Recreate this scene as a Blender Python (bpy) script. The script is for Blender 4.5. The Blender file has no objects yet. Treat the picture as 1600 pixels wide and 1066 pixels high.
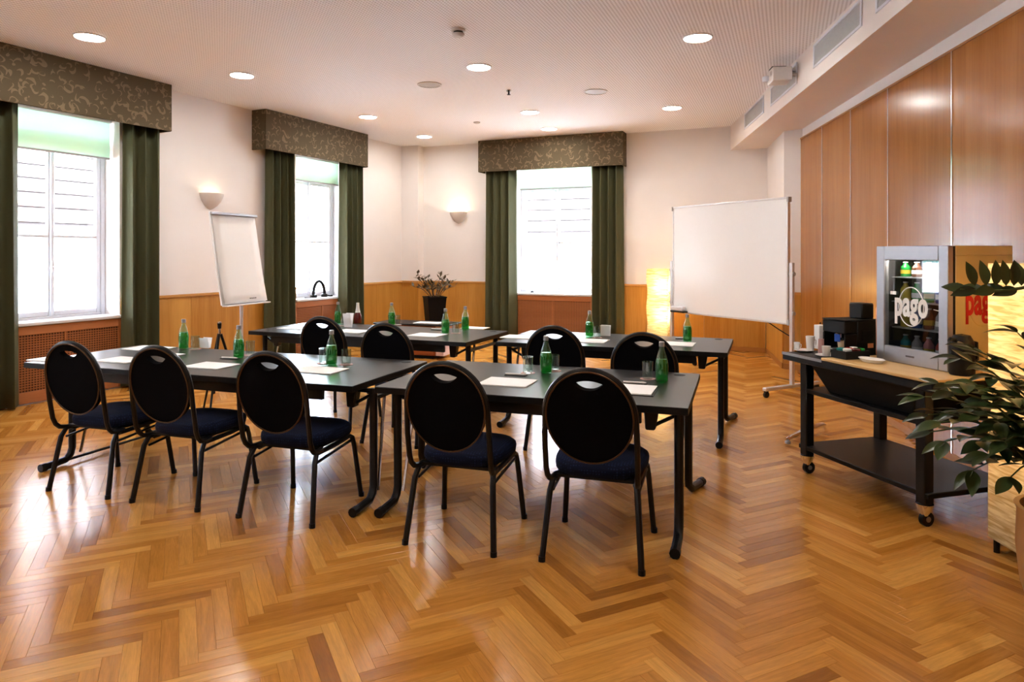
import bpy, math, random
from math import sin, cos, pi, radians, sqrt, atan2
from mathutils import Vector, Matrix
from mathutils.geometry import tessellate_polygon
random.seed(7)
S = bpy.context.scene
C = S.collection

# ------------------------------------------------------------------ camera, world, exposure
F, HOR, CAMZ = 1067.0, 396.0, 1.5
cam_d = bpy.data.cameras.new('camera')
cam = bpy.data.objects.new('camera', cam_d); C.objects.link(cam)
cam.location = (0, 0, CAMZ); cam.rotation_euler = (pi/2, 0, 0)
cam_d.sensor_width = 36; cam_d.lens = 36*F/1600
cam_d.shift_y = (HOR-533)/1600
cam_d.clip_start = .02
S.camera = cam
S.view_settings.view_transform = 'Standard'
S.view_settings.look = 'None'
S.view_settings.gamma = 1
S.view_settings.use_curve_mapping = False
S.view_settings.exposure = 2.1
WORLD = 11.5
LAMP = 36.0
w = bpy.data.worlds.new('World'); S.world = w; w.use_nodes = True
nt = w.node_tree; nt.nodes.clear()
tc = nt.nodes.new('ShaderNodeTexCoord'); sep = nt.nodes.new('ShaderNodeSeparateXYZ')
rmp = nt.nodes.new('ShaderNodeValToRGB'); bg = nt.nodes.new('ShaderNodeBackground'); out = nt.nodes.new('ShaderNodeOutputWorld')
nt.links.new(tc.outputs['Generated'], sep.inputs[0]); nt.links.new(sep.outputs['Z'], rmp.inputs[0])
rmp.color_ramp.elements[0].color = (.76, .86, 1, 1); rmp.color_ramp.elements[1].color = (.82, .91, 1, 1)
nt.links.new(rmp.outputs[0], bg.inputs[0]); bg.inputs[1].default_value = WORLD
nt.links.new(bg.outputs[0], out.inputs[0])


def at(px, py, z):
    """point of height z seen at pixel (px, py) of the 1600x1066 photograph"""
    y = (CAMZ-z)*F/(py-HOR)
    return Vector(((px-800)*y/F, y, z))


# ------------------------------------------------------------------ materials
class N:
    def __init__(s, name):
        s.m = bpy.data.materials.new(name); s.m.use_nodes = True
        s.t = s.m.node_tree; s.t.nodes.clear()
        s.o = s.t.nodes.new('ShaderNodeOutputMaterial')

    def n(s, kind, **kw):
        nd = s.t.nodes.new('ShaderNode'+kind)
        for k, v in kw.items():
            if k.startswith('in_'):
                nd.inputs[int(k[3:])].default_value = v
            else:
                setattr(nd, k, v)
        return nd

    def l(s, a, b):
        s.t.links.new(a, b)

    def math(s, op, a, b=None, c=None):
        nd = s.n('Math', operation=op)
        for i, x in enumerate((a, b, c)):
            if x is None: continue
            if isinstance(x, (int, float)): nd.inputs[i].default_value = x
            else: s.l(x, nd.inputs[i])
        return nd.outputs[0]

    def mix(s, fac, a, b):
        nd = s.n('Mix', data_type='RGBA')
        for i, x in ((0, fac), (6, a), (7, b)):
            if isinstance(x, (int, float)): nd.inputs[i].default_value = x
            elif isinstance(x, tuple): nd.inputs[i].default_value = (*x[:3], 1)
            else: s.l(x, nd.inputs[i])
        return nd.outputs[2]

    def bsdf(s, col, rough=.5, metal=0, **kw):
        b = s.n('BsdfPrincipled')
        if isinstance(col, tuple): b.inputs['Base Color'].default_value = (*col[:3], 1)
        else: s.l(col, b.inputs['Base Color'])
        if isinstance(rough, (int, float)): b.inputs['Roughness'].default_value = rough
        else: s.l(rough, b.inputs['Roughness'])
        b.inputs['Metallic'].default_value = metal
        for k, v in kw.items():
            b.inputs[k.replace('_', ' ')].default_value = v
        s.l(b.outputs[0], s.o.inputs[0])
        s.b = b
        return b

    def fresnel(s):
        """thin sheet: the same reflection from both sides"""
        g_ = s.n('NewGeometry'); fr = s.n('Fresnel')
        s.l(s.math('ADD', s.math('MULTIPLY', g_.outputs['Backfacing'], 1/1.5-1.5), 1.5), fr.inputs[0])
        return fr

    def bump(s, h, strength=.3, dist=.002):
        bp = s.n('Bump'); bp.inputs['Strength'].default_value = strength; bp.inputs['Distance'].default_value = dist
        s.l(h, bp.inputs['Height']); s.l(bp.outputs[0], s.b.inputs['Normal'])


def plain(name, col, rough=.5, metal=0, var=.06, scale=30, bump=0, **kw):
    """flat colour with a little procedural mottling"""
    k = N(name)
    t = k.n('TexCoord'); ns = k.n('TexNoise'); ns.inputs['Scale'].default_value = scale
    k.l(t.outputs['Object'], ns.inputs['Vector'])
    lo = tuple(c*(1-var) for c in col); hi = tuple(min(1, c*(1+var)) for c in col)
    k.bsdf(k.mix(ns.outputs[0], lo, hi), rough, metal, **kw)
    if bump: k.bump(ns.outputs[0], bump, .002)
    return k.m


def wood(name, c1, c2, rough=.35, axis='z', rep=9, stretch=.06, rnd=.25, coat=0):
    k = N(name)
    t = k.n('TexCoord'); mp = k.n('Mapping'); k.l(t.outputs['Object'], mp.inputs[0])
    sc = {'x': (stretch, 1, 1), 'y': (1, stretch, 1), 'z': (1, 1, stretch)}[axis]
    mp.inputs['Scale'].default_value = sc
    oi = k.n('ObjectInfo'); cb = k.n('CombineXYZ')
    k.l(k.math('MULTIPLY', oi.outputs['Random'], 37.0), cb.inputs[0]); k.l(k.math('MULTIPLY', oi.outputs['Random'], 11.0), cb.inputs[1])
    k.l(cb.outputs[0], mp.inputs['Location'])
    a = k.n('TexNoise'); a.inputs['Scale'].default_value = rep; a.inputs['Detail'].default_value = 6; a.inputs['Distortion'].default_value = .4
    k.l(mp.outputs[0], a.inputs['Vector'])
    b = k.n('TexNoise'); b.inputs['Scale'].default_value = rep*9; b.inputs['Detail'].default_value = 3
    k.l(mp.outputs[0], b.inputs['Vector'])
    f = k.math('ADD', k.math('MULTIPLY', a.outputs[0], .7), k.math('MULTIPLY', b.outputs[0], .4))
    f = k.math('ADD', f, k.math('MULTIPLY', k.math('SUBTRACT', oi.outputs['Random'], .5), rnd))
    r = k.n('MapRange'); r.inputs[1].default_value = .32; r.inputs[2].default_value = .78; k.l(f, r.inputs[0])
    kw = {'Coat_Weight': coat, 'Coat_Roughness': .15} if coat else {}
    k.bsdf(k.mix(r.outputs[0], c1, c2), rough, 0, Specular_IOR_Level=.32, **kw)
    k.bump(b.outputs[0], .08, .001)
    return k.m


M = {}
M['plaster'] = plain('plaster', (.81, .775, .765), .9, var=.03, scale=3)
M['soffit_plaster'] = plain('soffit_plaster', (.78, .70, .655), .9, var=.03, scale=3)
M['black_metal'] = plain('black_metal', (.004, .004, .0045), .35, Specular_IOR_Level=.3)
M['black_plastic'] = plain('black_plastic', (.004, .004, .0045), .42, Specular_IOR_Level=.22)
M['black_fabric'] = plain('black_fabric', (.0028, .0028, .0042), .95, scale=400, bump=.3, Specular_IOR_Level=.06)
M['bronze'] = plain('bronze', (.085, .048, .022), .4, .7)
M['chrome'] = plain('chrome', (.75, .74, .72), .15, 1)
M['steel'] = plain('steel', (.40, .40, .43), .38, .85)
M['alu'] = plain('alu', (.72, .71, .73), .35, .6)
M['white_paint'] = plain('white_paint', (.70, .71, .755), .4, var=.02)
M['white_board'] = plain('white_board', (.94, .955, .97), .2, var=.01)
M['paper'] = plain('paper', (.96, .965, .97), .8, var=.01)
M['white_ceramic'] = plain('white_ceramic', (.85, .83, .80), .2)
M['grey_plastic'] = plain('grey_plastic', (.42, .42, .43), .5)
M['light_plastic'] = plain('light_plastic', (.66, .64, .62), .5)
M['vent_grey'] = plain('vent_grey', (.50, .48, .46), .6)
M['dark'] = plain('dark', (.006, .006, .006), .6, Specular_IOR_Level=.2)
M['pink_card'] = plain('pink_card', (.55, .32, .30), .7)
M['red_ink'] = plain('red_ink', (.38, .006, .008), .45)
M['white_ink'] = plain('white_ink', (.92, .92, .90), .5)
M['grey_ink'] = plain('grey_ink', (.08, .07, .07), .5)
M['gold_line'] = plain('gold_line', (.42, .30, .08), .45)
M['gold_side'] = plain('gold_side', (.50, .39, .17), .42, .2, var=.05, scale=2)
M['cap_grey'] = plain('cap_grey', (.33, .33, .33), .4, .3)
M['cap_white'] = plain('cap_white', (.85, .85, .83), .4)
M['dark_red'] = plain('dark_red', (.10, .008, .006), .25)
M['copper'] = plain('copper', (.75, .30, .15), .4, .4)
M['tan_pot'] = plain('tan_pot', (.40, .20, .06), .4)
M['pot_black'] = plain('pot_black', (.003, .003, .0035), .6, Specular_IOR_Level=.15)
M['soil'] = plain('soil', (.03, .018, .01), .95, bump=.6)
M['stem'] = plain('stem', (.05, .075, .02), .5)
M['twig'] = plain('twig', (.10, .055, .025), .7)
M['wainscot'] = wood('wainscot', (.40, .170, .022), (.58, .295, .06), .4, 'z', 7, .05)
M['rail_wood'] = wood('rail_wood', (.50, .24, .06), (.62, .33, .10), .4, 'x', 8, .05)
M['panel_wood'] = wood('panel_wood', (.26, .088, .015), (.43, .170, .036), .19, 'z', 6, .04, .2, .0)
M['radiator_wood'] = wood('radiator_wood', (.36, .125, .04), (.46, .18, .065), .45, 'x', 8, .06)
M['cabinet_wood'] = wood('cabinet_wood', (.26, .06, .016), (.38, .10, .03), .4, 'x', 8, .06)
M['board_wood'] = wood('board_wood', (.62, .38, .14), (.80, .56, .26), .4, 'x', 9, .06)
M['base_wood'] = wood('base_wood', (.34, .14, .03), (.44, .19, .045), .45, 'x', 8, .05)
M['roof_tile'] = plain('roof_tile', (.28, .22, .21), .9, var=.15, scale=6)
M['roof_gap'] = plain('roof_gap', (.03, .022, .02), .9)
M['facade'] = plain('facade', (.80, .80, .78), .9, var=.02, scale=2)
M['facade_dark'] = plain('facade_dark', (.06, .075, .09), .6)
M['gutter_green'] = plain('gutter_green', (.07, .14, .12), .6)

# table top: near black laminate with a satin sheen
k = N('table_black'); t = k.n('TexCoord'); ns = k.n('TexNoise'); ns.inputs['Scale'].default_value = 260
k.l(t.outputs['Object'], ns.inputs['Vector'])
k.bsdf(k.mix(ns.outputs[0], (.009, .0082, .0085), (.015, .0138, .0143)), .32, 0, Specular_IOR_Level=.36)
k.bump(ns.outputs[0], .05, .0005); M['table_black'] = k.m

# navy seat fabric with small woven dots
k = N('seat_navy'); t = k.n('TexCoord'); mp = k.n('Mapping'); mp.inputs['Scale'].default_value = (70, 70, 70)
k.l(t.outputs['Object'], mp.inputs[0]); vo = k.n('TexVoronoi'); vo.inputs['Scale'].default_value = 1; vo.inputs['Randomness'].default_value = .15
k.l(mp.outputs[0], vo.inputs['Vector'])
r = k.n('MapRange'); r.inputs[1].default_value = .28; r.inputs[2].default_value = .36; k.l(vo.outputs['Distance'], r.inputs[0])
k.bsdf(k.mix(r.outputs[0], (.009, .017, .055), (.003, .006, .022)), .85, 0, Specular_IOR_Level=.15)
k.bump(vo.outputs['Distance'], .4, .002); M['seat_navy'] = k.m

# ceiling: white acoustic board with a fine grid of holes
k = N('ceiling_board'); t = k.n('TexCoord'); sp = k.n('SeparateXYZ'); mp = k.n('Mapping')
mp.inputs['Rotation'].default_value = (0, 0, radians(22)); k.l(t.outputs['Object'], mp.inputs[0]); k.l(mp.outputs[0], sp.inputs[0])
fx = k.math('SUBTRACT', k.math('FRACT', k.math('MULTIPLY', sp.outputs[0], 34)), .5)
fy = k.math('SUBTRACT', k.math('FRACT', k.math('MULTIPLY', sp.outputs[1], 34)), .5)
d = k.math('SQRT', k.math('ADD', k.math('MULTIPLY', fx, fx), k.math('MULTIPLY', fy, fy)))
r = k.n('MapRange'); r.inputs[1].default_value = .24; r.inputs[2].default_value = .32; k.l(d, r.inputs[0])
k.bsdf(k.mix(r.outputs[0], (.58, .55, .55), (.90, .895, .915)), .9); k.bump(r.outputs[0], .4, .003); M['ceiling'] = k.m

# parquet: one material for every stave, colour by object / island
k = N('parquet'); uv = k.n('UVMap', uv_map='UVMap'); oi = k.n('ObjectInfo'); ge = k.n('NewGeometry')
rn = k.math('FRACT', k.math('ADD', oi.outputs['Random'], ge.outputs['Random Per Island']))
wn = k.n('TexWhiteNoise', noise_dimensions='1D'); k.l(rn, wn.inputs['W'])
cb = k.n('CombineXYZ'); k.l(k.math('MULTIPLY', rn, 53.0), cb.inputs[0]); k.l(k.math('MULTIPLY', rn, 17.0), cb.inputs[1])
mp = k.n('Mapping'); mp.inputs['Scale'].default_value = (2.2, 26, 1); k.l(uv.outputs[0], mp.inputs[0]); k.l(cb.outputs[0], mp.inputs['Location'])
g1 = k.n('TexNoise'); g1.inputs['Scale'].default_value = 1.6; g1.inputs['Detail'].default_value = 5; g1.inputs['Distortion'].default_value = 1.2; k.l(mp.outputs[0], g1.inputs['Vector'])
g2 = k.n('TexNoise'); g2.inputs['Scale'].default_value = 9; g2.inputs['Detail'].default_value = 3; k.l(mp.outputs[0], g2.inputs['Vector'])
cr = k.n('ValToRGB'); k.l(wn.outputs[0], cr.inputs[0])
e = cr.color_ramp.elements
e[0].position = 0; e[0].color = (.33, .122, .018, 1); e[1].position = 1; e[1].color = (.74, .375, .085, 1)
for p_, c_ in ((.18, (.52, .215, .034, 1)), (.5, (.58, .252, .044, 1)), (.8, (.64, .295, .058, 1))):
    x = e.new(p_); x.color = c_
gr = k.n('MapRange'); gr.inputs[1].default_value = .3; gr.inputs[2].default_value = .75; gr.inputs[3].default_value = .72; gr.inputs[4].default_value = 1.18
k.l(k.math('ADD', k.math('MULTIPLY', g1.outputs[0], .65), k.math('MULTIPLY', g2.outputs[0], .35)), gr.inputs[0])
hs = k.n('HueSaturation'); k.l(cr.outputs[0], hs.inputs['Color']); k.l(gr.outputs[0], hs.inputs['Value'])
k.bsdf(hs.outputs[0], .20, 0, Specular_IOR_Level=.42)
k.bump(g2.outputs[0], .05, .001); M['parquet'] = k.m

# pelmet damask: olive brown with crescent leaf strokes
def damask():
    k = N('damask'); t = k.n('TexCoord'); mp = k.n('Mapping'); mp.inputs['Scale'].default_value = (9, 9, 9)
    sp = k.n('SeparateXYZ'); cx = k.n('CombineXYZ'); k.l(t.outputs['Object'], sp.inputs[0])
    k.l(k.math('ADD', sp.outputs[0], sp.outputs[1]), cx.inputs[0]); k.l(sp.outputs[2], cx.inputs[2])
    wp = k.n('TexNoise'); wp.inputs['Scale'].default_value = 7; k.l(cx.outputs[0], wp.inputs['Vector'])
    wv = k.n('VectorMath', operation='MULTIPLY_ADD'); k.l(wp.outputs['Color'], wv.inputs[0]); wv.inputs[1].default_value = (.09, 0, .09); k.l(cx.outputs[0], wv.inputs[2])
    k.l(wv.outputs[0], mp.inputs[0])
    masks = []
    for i, (sc, ox) in enumerate(((1.0, 0), (1.25, 3.7), (.85, 8.1))):
        sx = k.n('VectorMath', operation='MULTIPLY_ADD'); k.l(mp.outputs[0], sx.inputs[0])
        sx.inputs[1].default_value = (sc, 0, sc); sx.inputs[2].default_value = (ox, 0, ox*.7)
        vo = k.n('TexVoronoi'); vo.inputs['Scale'].default_value = 1; vo.inputs['Randomness'].default_value = .8; k.l(sx.outputs[0], vo.inputs['Vector'])
        df = k.n('VectorMath', operation='SUBTRACT'); k.l(sx.outputs[0], df.inputs[0]); k.l(vo.outputs['Position'], df.inputs[1])
        of = k.n('VectorMath', operation='MULTIPLY_ADD'); k.l(vo.outputs['Color'], of.inputs[0]); of.inputs[1].default_value = (.46, 0, .46); of.inputs[2].default_value = (-.23, 0, -.23)
        d2 = k.n('VectorMath', operation='DISTANCE'); k.l(df.outputs[0], d2.inputs[0]); k.l(of.outputs[0], d2.inputs[1])
        ln = k.n('VectorMath', operation='LENGTH'); k.l(df.outputs[0], ln.inputs[0])
        masks.append(k.math('MULTIPLY', k.math('LESS_THAN', ln.outputs['Value'], .40), k.math('GREATER_THAN', d2.outputs['Value'], .40)))
    m = k.math('MAXIMUM', k.math('MAXIMUM', masks[0], masks[1]), masks[2])
    ns = k.n('TexNoise'); ns.inputs['Scale'].default_value = 900; k.l(t.outputs['Object'], ns.inputs['Vector'])
    base = k.mix(ns.outputs[0], (.075, .058, .033), (.12, .093, .055))
    k.bsdf(k.mix(m, base, (.19, .14, .085)), .85, 0, Specular_IOR_Level=.2); k.bump(m, .15, .002)
    return k.m
M['damask'] = damask()

# curtains
k = N('curtain_green'); t = k.n('TexCoord'); ns = k.n('TexNoise'); ns.inputs['Scale'].default_value = 500; k.l(t.outputs['Object'], ns.inputs['Vector'])
k.bsdf(k.mix(ns.outputs[0], (.072, .078, .040), (.105, .110, .058)), .8, 0, Specular_IOR_Level=.2); k.bump(ns.outputs[0], .2, .001); M['curtain'] = k.m

# roller blind: mint fabric letting daylight through
k = N('blind_mint'); t = k.n('TexCoord'); ns = k.n('TexNoise'); ns.inputs['Scale'].default_value = 300; k.l(t.outputs['Object'], ns.inputs['Vector'])
col = k.mix(ns.outputs[0], (.66, .84, .70), (.70, .88, .75))
df = k.n('BsdfDiffuse'); tr = k.n('BsdfTranslucent'); k.l(col, df.inputs[0]); k.l(col, tr.inputs[0])
ms = k.n('MixShader'); ms.inputs[0].default_value = .6; k.l(df.outputs[0], ms.inputs[1]); k.l(tr.outputs[0], ms.inputs[2]); k.l(ms.outputs[0], k.o.inputs[0]); M['blind'] = k.m

# paper lamp shade: warm paper with horizontal fibres
def paper_shade(name, trans, scale):
    k = N(name); t = k.n('TexCoord'); mp = k.n('Mapping'); mp.inputs['Scale'].default_value = (2, 2, scale); k.l(t.outputs['Object'], mp.inputs[0])
    ns = k.n('TexNoise'); ns.inputs['Scale'].default_value = 3; ns.inputs['Detail'].default_value = 6; ns.inputs['Distortion'].default_value = .6; k.l(mp.outputs[0], ns.inputs['Vector'])
    r = k.n('MapRange'); r.inputs[1].default_value = .38; r.inputs[2].default_value = .62; k.l(ns.outputs[0], r.inputs[0])
    col = k.mix(r.outputs[0], (.52, .36, .17), (.84, .72, .48))
    df = k.n('BsdfDiffuse'); tr = k.n('BsdfTranslucent'); k.l(col, df.inputs[0]); k.l(col, tr.inputs[0])
    ms = k.n('MixShader'); ms.inputs[0].default_value = trans; k.l(df.outputs[0], ms.inputs[1]); k.l(tr.outputs[0], ms.inputs[2]); k.l(ms.outputs[0], k.o.inputs[0])
    return k.m
M['shade'] = paper_shade('paper_shade', .5, 18)


def thin_glass(name, tint=(1, 1, 1), gloss=.08, rough=.02):
    k = N(name); a = k.n('BsdfTransparent'); a.inputs[0].default_value = (*tint, 1)
    g = k.n('BsdfGlossy'); g.inputs['Roughness'].default_value = rough
    fr = k.fresnel()
    ms = k.n('MixShader'); k.l(k.math('ADD', fr.outputs[0], gloss), ms.inputs[0]); k.l(a.outputs[0], ms.inputs[1]); k.l(g.outputs[0], ms.inputs[2]); k.l(ms.outputs[0], k.o.inputs[0])
    return k.m
M['pane'] = thin_glass('pane_glass', (.97, .99, 1), .0)
M['fridge_glass'] = thin_glass('fridge_glass', (.75, .78, .80), .10)
M['clear_glass'] = thin_glass('clear_glass', (.90, .95, .92), .06)


def green_glass(name, tint, body, f):
    k = N(name); a = k.n('BsdfTransparent'); a.inputs[0].default_value = (*tint, 1)
    b = k.n('BsdfTranslucent'); b.inputs[0].default_value = (*body, 1)
    d = k.n('BsdfDiffuse'); d.inputs[0].default_value = (*body, 1)
    g = k.n('BsdfGlossy'); g.inputs['Roughness'].default_value = .04
    m1 = k.n('MixShader'); m1.inputs[0].default_value = .5; k.l(b.outputs[0], m1.inputs[1]); k.l(d.outputs[0], m1.inputs[2])
    m2 = k.n('MixShader'); m2.inputs[0].default_value = f; k.l(a.outputs[0], m2.inputs[1]); k.l(m1.outputs[0], m2.inputs[2])
    fr = k.fresnel()
    m3 = k.n('MixShader'); k.l(k.math('ADD', fr.outputs[0], .03), m3.inputs[0]); k.l(m2.outputs[0], m3.inputs[1]); k.l(g.outputs[0], m3.inputs[2]); k.l(m3.outputs[0], k.o.inputs[0])
    return k.m
M['bottle_green'] = green_glass('bottle_green', (.05, .62, .17), (.010, .40, .06), .24)
M['bottle_pale'] = green_glass('bottle_pale', (.74, .96, .80), (.25, .60, .32), .05)


def emit(name, col, strength):
    k = N(name); e = k.n('Emission'); e.inputs[0].default_value = (*col, 1); e.inputs[1].default_value = strength; k.l(e.outputs[0], k.o.inputs[0]); return k.m
WARM = (1.0, .95, .875)
M['lamp_glow'] = emit('lamp_glow', WARM, LAMP)
M['strip_glow'] = emit('strip_glow', (1, .93, .8), 14)
M['bulb_glow'] = emit('bulb_glow', (1, .72, .38), 8)

k = N('leaf'); t = k.n('TexCoord'); oi = k.n('ObjectInfo')
col = k.mix(oi.outputs['Random'], (.006, .016, .005), (.050, .080, .020))
k.bsdf(col, .28); M['leaf'] = k.m
k = N('leaf_bronze'); t = k.n('TexCoord'); ns = k.n('TexNoise'); ns.inputs['Scale'].default_value = 12; k.l(t.outputs['Object'], ns.inputs['Vector'])
k.bsdf(k.mix(ns.outputs[0], (.035, .025, .010), (.10, .075, .030)), .5); M['leaf_bronze'] = k.m


# ------------------------------------------------------------------ mesh helper
class MB:
    def __init__(s):
        s.v = []; s.f = []; s.uv = None

    def add(s, v, f):
        o = len(s.v); s.v += [tuple(x) for x in v]; s.f += [tuple(i+o for i in q) for q in f]; return s

    def box(s, x0, y0, z0, x1, y1, z1):
        v = [(x, y, z) for z in (z0, z1) for y in (y0, y1) for x in (x0, x1)]
        return s.add(v, [(0, 2, 3, 1), (4, 5, 7, 6), (0, 1, 5, 4), (2, 6, 7, 3), (0, 4, 6, 2), (1, 3, 7, 5)])

    def obox(s, c, ux, uy, uz, hx, hy, hz):
        c = Vector(c); ux = Vector(ux); uy = Vector(uy); uz = Vector(uz)
        v = [c+ux*a*hx+uy*b*hy+uz*d*hz for d in (-1, 1) for b in (-1, 1) for a in (-1, 1)]
        return s.add(v, [(0, 2, 3, 1), (4, 5, 7, 6), (0, 1, 5, 4), (2, 6, 7, 3), (0, 4, 6, 2), (1, 3, 7, 5)])

    def bar(s, p, q, wa, wb, up=(0, 0, 1)):
        p = Vector(p); q = Vector(q); d = q-p; L = d.length; d.normalize()
        u = Vector(up)
        if abs(d.dot(u)) > .95: u = Vector((0, 1, 0))
        a = d.cross(u).normalized(); b = a.cross(d)
        return s.obox((p+q)/2, d, a, b, L/2, wa/2, wb/2)

    def tube(s, pts, r, n=8, closed=False):
        P = [Vector(p) for p in pts]; m = len(P)
        R = r if isinstance(r, (list, tuple)) else [r]*m
        rings = []; up = None
        for i in range(m):
            if closed: d = P[(i+1) % m]-P[i-1]
            else: d = P[min(i+1, m-1)]-P[max(i-1, 0)]
            d.normalize()
            if up is None:
                u = Vector((0, 0, 1)) if abs(d.z) < .9 else Vector((0, 1, 0))
            else: u = up
            a = d.cross(u)
            if a.length < 1e-5: a = d.cross(Vector((1, 0, 0)))
            a.normalize(); b = a.cross(d).normalized(); up = b
            rings.append([P[i]+a*R[i]*cos(2*pi*j/n)+b*R[i]*sin(2*pi*j/n) for j in range(n)])
        v = [x for q in rings for x in q]; f = []
        for i in range(m if closed else m-1):
            k_ = (i+1) % m
            for j in range(n):
                f.append((i*n+j, i*n+(j+1) % n, k_*n+(j+1) % n, k_*n+j))
        if not closed:
            f.append(tuple(range(n-1, -1, -1))); f.append(tuple((m-1)*n+j for j in range(n)))
        return s.add(v, f)

    def lathe(s, prof, n=20, c=(0, 0, 0), a0=0, a1=2*pi):
        full = abs(a1-a0-2*pi) < 1e-6; v = []; f = []; m = len(prof); cnt = n if full else n+1
        for i in range(cnt):
            a = a0+(a1-a0)*i/n
            for r, z in prof:
                v.append((c[0]+r*cos(a), c[1]+r*sin(a), c[2]+z))
        for i in range(n):
            i2 = (i+1) % cnt
            for j in range(m-1):
                if prof[j][0] < 1e-6 and prof[j+1][0] < 1e-6: continue
                q = [i*m+j, i2*m+j, i2*m+j+1, i*m+j+1]
                if prof[j][0] < 1e-6: q = [i*m+j, i2*m+j+1, i*m+j+1]
                if prof[j+1][0] < 1e-6: q = [i*m+j, i2*m+j, i*m+j+1]
                f.append(tuple(q))
        return s.add(v, f)

    def plate(s, outer, holes, place, th):
        """flat outline with holes, extruded; place(u, v, t) maps to 3D"""
        loops = [outer]+holes
        tri = tessellate_polygon([[Vector((a, b, 0)) for a, b in lp] for lp in loops])
        flat = [p for lp in loops for p in lp]; n = len(flat)
        v = [place(a, b, 0) for a, b in flat]+[place(a, b, th) for a, b in flat]
        f = [tuple(t_) for t_ in tri]+[tuple(i+n for i in reversed(t_)) for t_ in tri]
        o = 0
        for lp in loops:
            m = len(lp)
            for i in range(m):
                j = (i+1) % m
                f.append((o+i, o+j, o+j+n, o+i+n))
            o += m
        return s.add(v, f)

    def grid(s, fn, nu, nv):
        v = [fn(i/nu, j/nv) for j in range(nv+1) for i in range(nu+1)]
        f = [(j*(nu+1)+i, j*(nu+1)+i+1, (j+1)*(nu+1)+i+1, (j+1)*(nu+1)+i) for j in range(nv) for i in range(nu)]
        return s.add(v, f)

    def mesh(s, name, mat, smooth=35, fix=True):
        me = bpy.data.meshes.new(name); me.from_pydata(s.v, [], s.f)
        if s.uv:
            ul = me.uv_layers.new(name='UVMap')
            for lp in me.loops: ul.data[lp.index].uv = s.uv[lp.vertex_index]
        if fix:
            import bmesh
            b = bmesh.new(); b.from_mesh(me); bmesh.ops.recalc_face_normals(b, faces=b.faces[:]); b.to_mesh(me); b.free()
        if mat is not None: me.materials.append(mat if not isinstance(mat, str) else M[mat])
        if smooth:
            me.polygons.foreach_set('use_smooth', [True]*len(me.polygons))
            me.set_sharp_from_angle(angle=radians(smooth))
        me.update(); return me

    def build(s, name, mat, parent=None, loc=(0, 0, 0), rz=0, smooth=35, bev=0, seg=1):
        o = bpy.data.objects.new(name, s.mesh(name, mat, smooth)); C.objects.link(o)
        o.location = loc; o.rotation_euler = (0, 0, rz)
        if parent: o.parent = parent
        if bev:
            md = o.modifiers.new('bevel', 'BEVEL'); md.width = bev; md.segments = seg; md.limit_method = 'ANGLE'; md.angle_limit = radians(50)
        return o


def box(*a): return MB().box(*a)
def tag(o, label, cat, group=None):
    o['label'] = label; o['category'] = cat
    if group: o['group'] = group
    return o
def thing(name, label, cat, loc=(0, 0, 0), rz=0, group=None):
    o = bpy.data.objects.new(name, None); C.objects.link(o); o.empty_display_size = .1
    o.location = loc; o.rotation_euler = (0, 0, rz); return tag(o, label, cat, group)
def dup(root, loc, rz, label, group=None):
    def cp(o, par):
        c = o.copy(); C.objects.link(c)
        if par: c.parent = par
        for ch in kids.get(o, ()): cp(ch, c)
        return c
    kids = {}
    for o in list(root.children_recursive): kids.setdefault(o.parent, []).append(o)
    r = cp(root, None); r.location = loc; r.rotation_euler = (0, 0, rz); r['label'] = label
    if group: r['group'] = group
    return r
def structure(o): o['kind'] = 'structure'; return o
def sroot(name, loc, rz):
    o = bpy.data.objects.new(name, None); C.objects.link(o); o.location = loc; o.rotation_euler = (0, 0, rz); return structure(o)


# ------------------------------------------------------------------ room shell
H = 3.46
LA = atan2(.9016, .4325); LO = (-4.382, 7.627, 0)          # left wall: local x runs away from the camera, +y is outdoors
BA = radians(-22.4); BO = (-1.56, 12.56, 0)                 # back wall
RA = atan2(-.9909, -.1347); RO = (3.71, 8.72, 0)            # panelled right wall: local x runs towards the camera


def wl(O, A, x, y, z=0):
    return Vector((O[0]+x*cos(A)-y*sin(A), O[1]+x*sin(A)+y*cos(A), z))


def wall(name, O, A, x0, x1, ops, th=.45, mat='plaster', h=H):
    m = MB(); xs = x0
    for a, b, za, zb in ops:
        m.box(xs, 0, 0, a, th, h); m.box(a, 0, 0, b, th, za); m.box(a, 0, zb, b, th, h); xs = b
    m.box(xs, 0, 0, x1, th, h)
    return structure(m.build(name, mat, None, O, A, smooth=0))


W1, W2, W0 = (-1.16, 0.0), (2.74, 3.87), (-5.05, -3.89)
W3 = (1.76, 3.12)
SILL, HEAD = .78, 3.02
wall_left = wall('wall_left', LO, LA, -12.5, 5.75, [(*W0, SILL, HEAD), (*W1, SILL, HEAD), (*W2, SILL, HEAD)])
wall_back = wall('wall_back', BO, BA, -.7, 6.6, [(*W3, SILL, HEAD)])
wall_right = wall('wall_right', RO, RA, 0, 12.4, [])
wall_front = structure(box(-10.5, -3.4, 0, 2.9, -3.0, H).build('wall_front', 'plaster', smooth=0))

# return wall and 45 degree corner at the right of the back wall
m = MB()
q = [(3.86, 10.32), (3.54, 8.89), (3.715, 8.725), (4.35, 8.63), (4.45, 10.7), (3.9, 10.7)]
m.add([(a, b, z) for z in (0, H) for a, b in q], [tuple(range(5, -1, -1)), tuple(range(6, 12))]+[(i, (i+1) % 6, (i+1) % 6+6, i+6) for i in range(6)])
wall_return = structure(m.build('wall_right_return', 'plaster', smooth=0)); wall_return.name = 'wall_corner'
# pilaster in the left back corner
pil = structure(box(-.50, -.20, 0, -.075, .02, H).build('wall_pilaster', 'plaster', None, BO, BA, smooth=0))

ceil = structure(box(-10.6, -3.4, H, 5.2, 14, H+.15).build('ceiling', 'ceiling', smooth=0))

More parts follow.
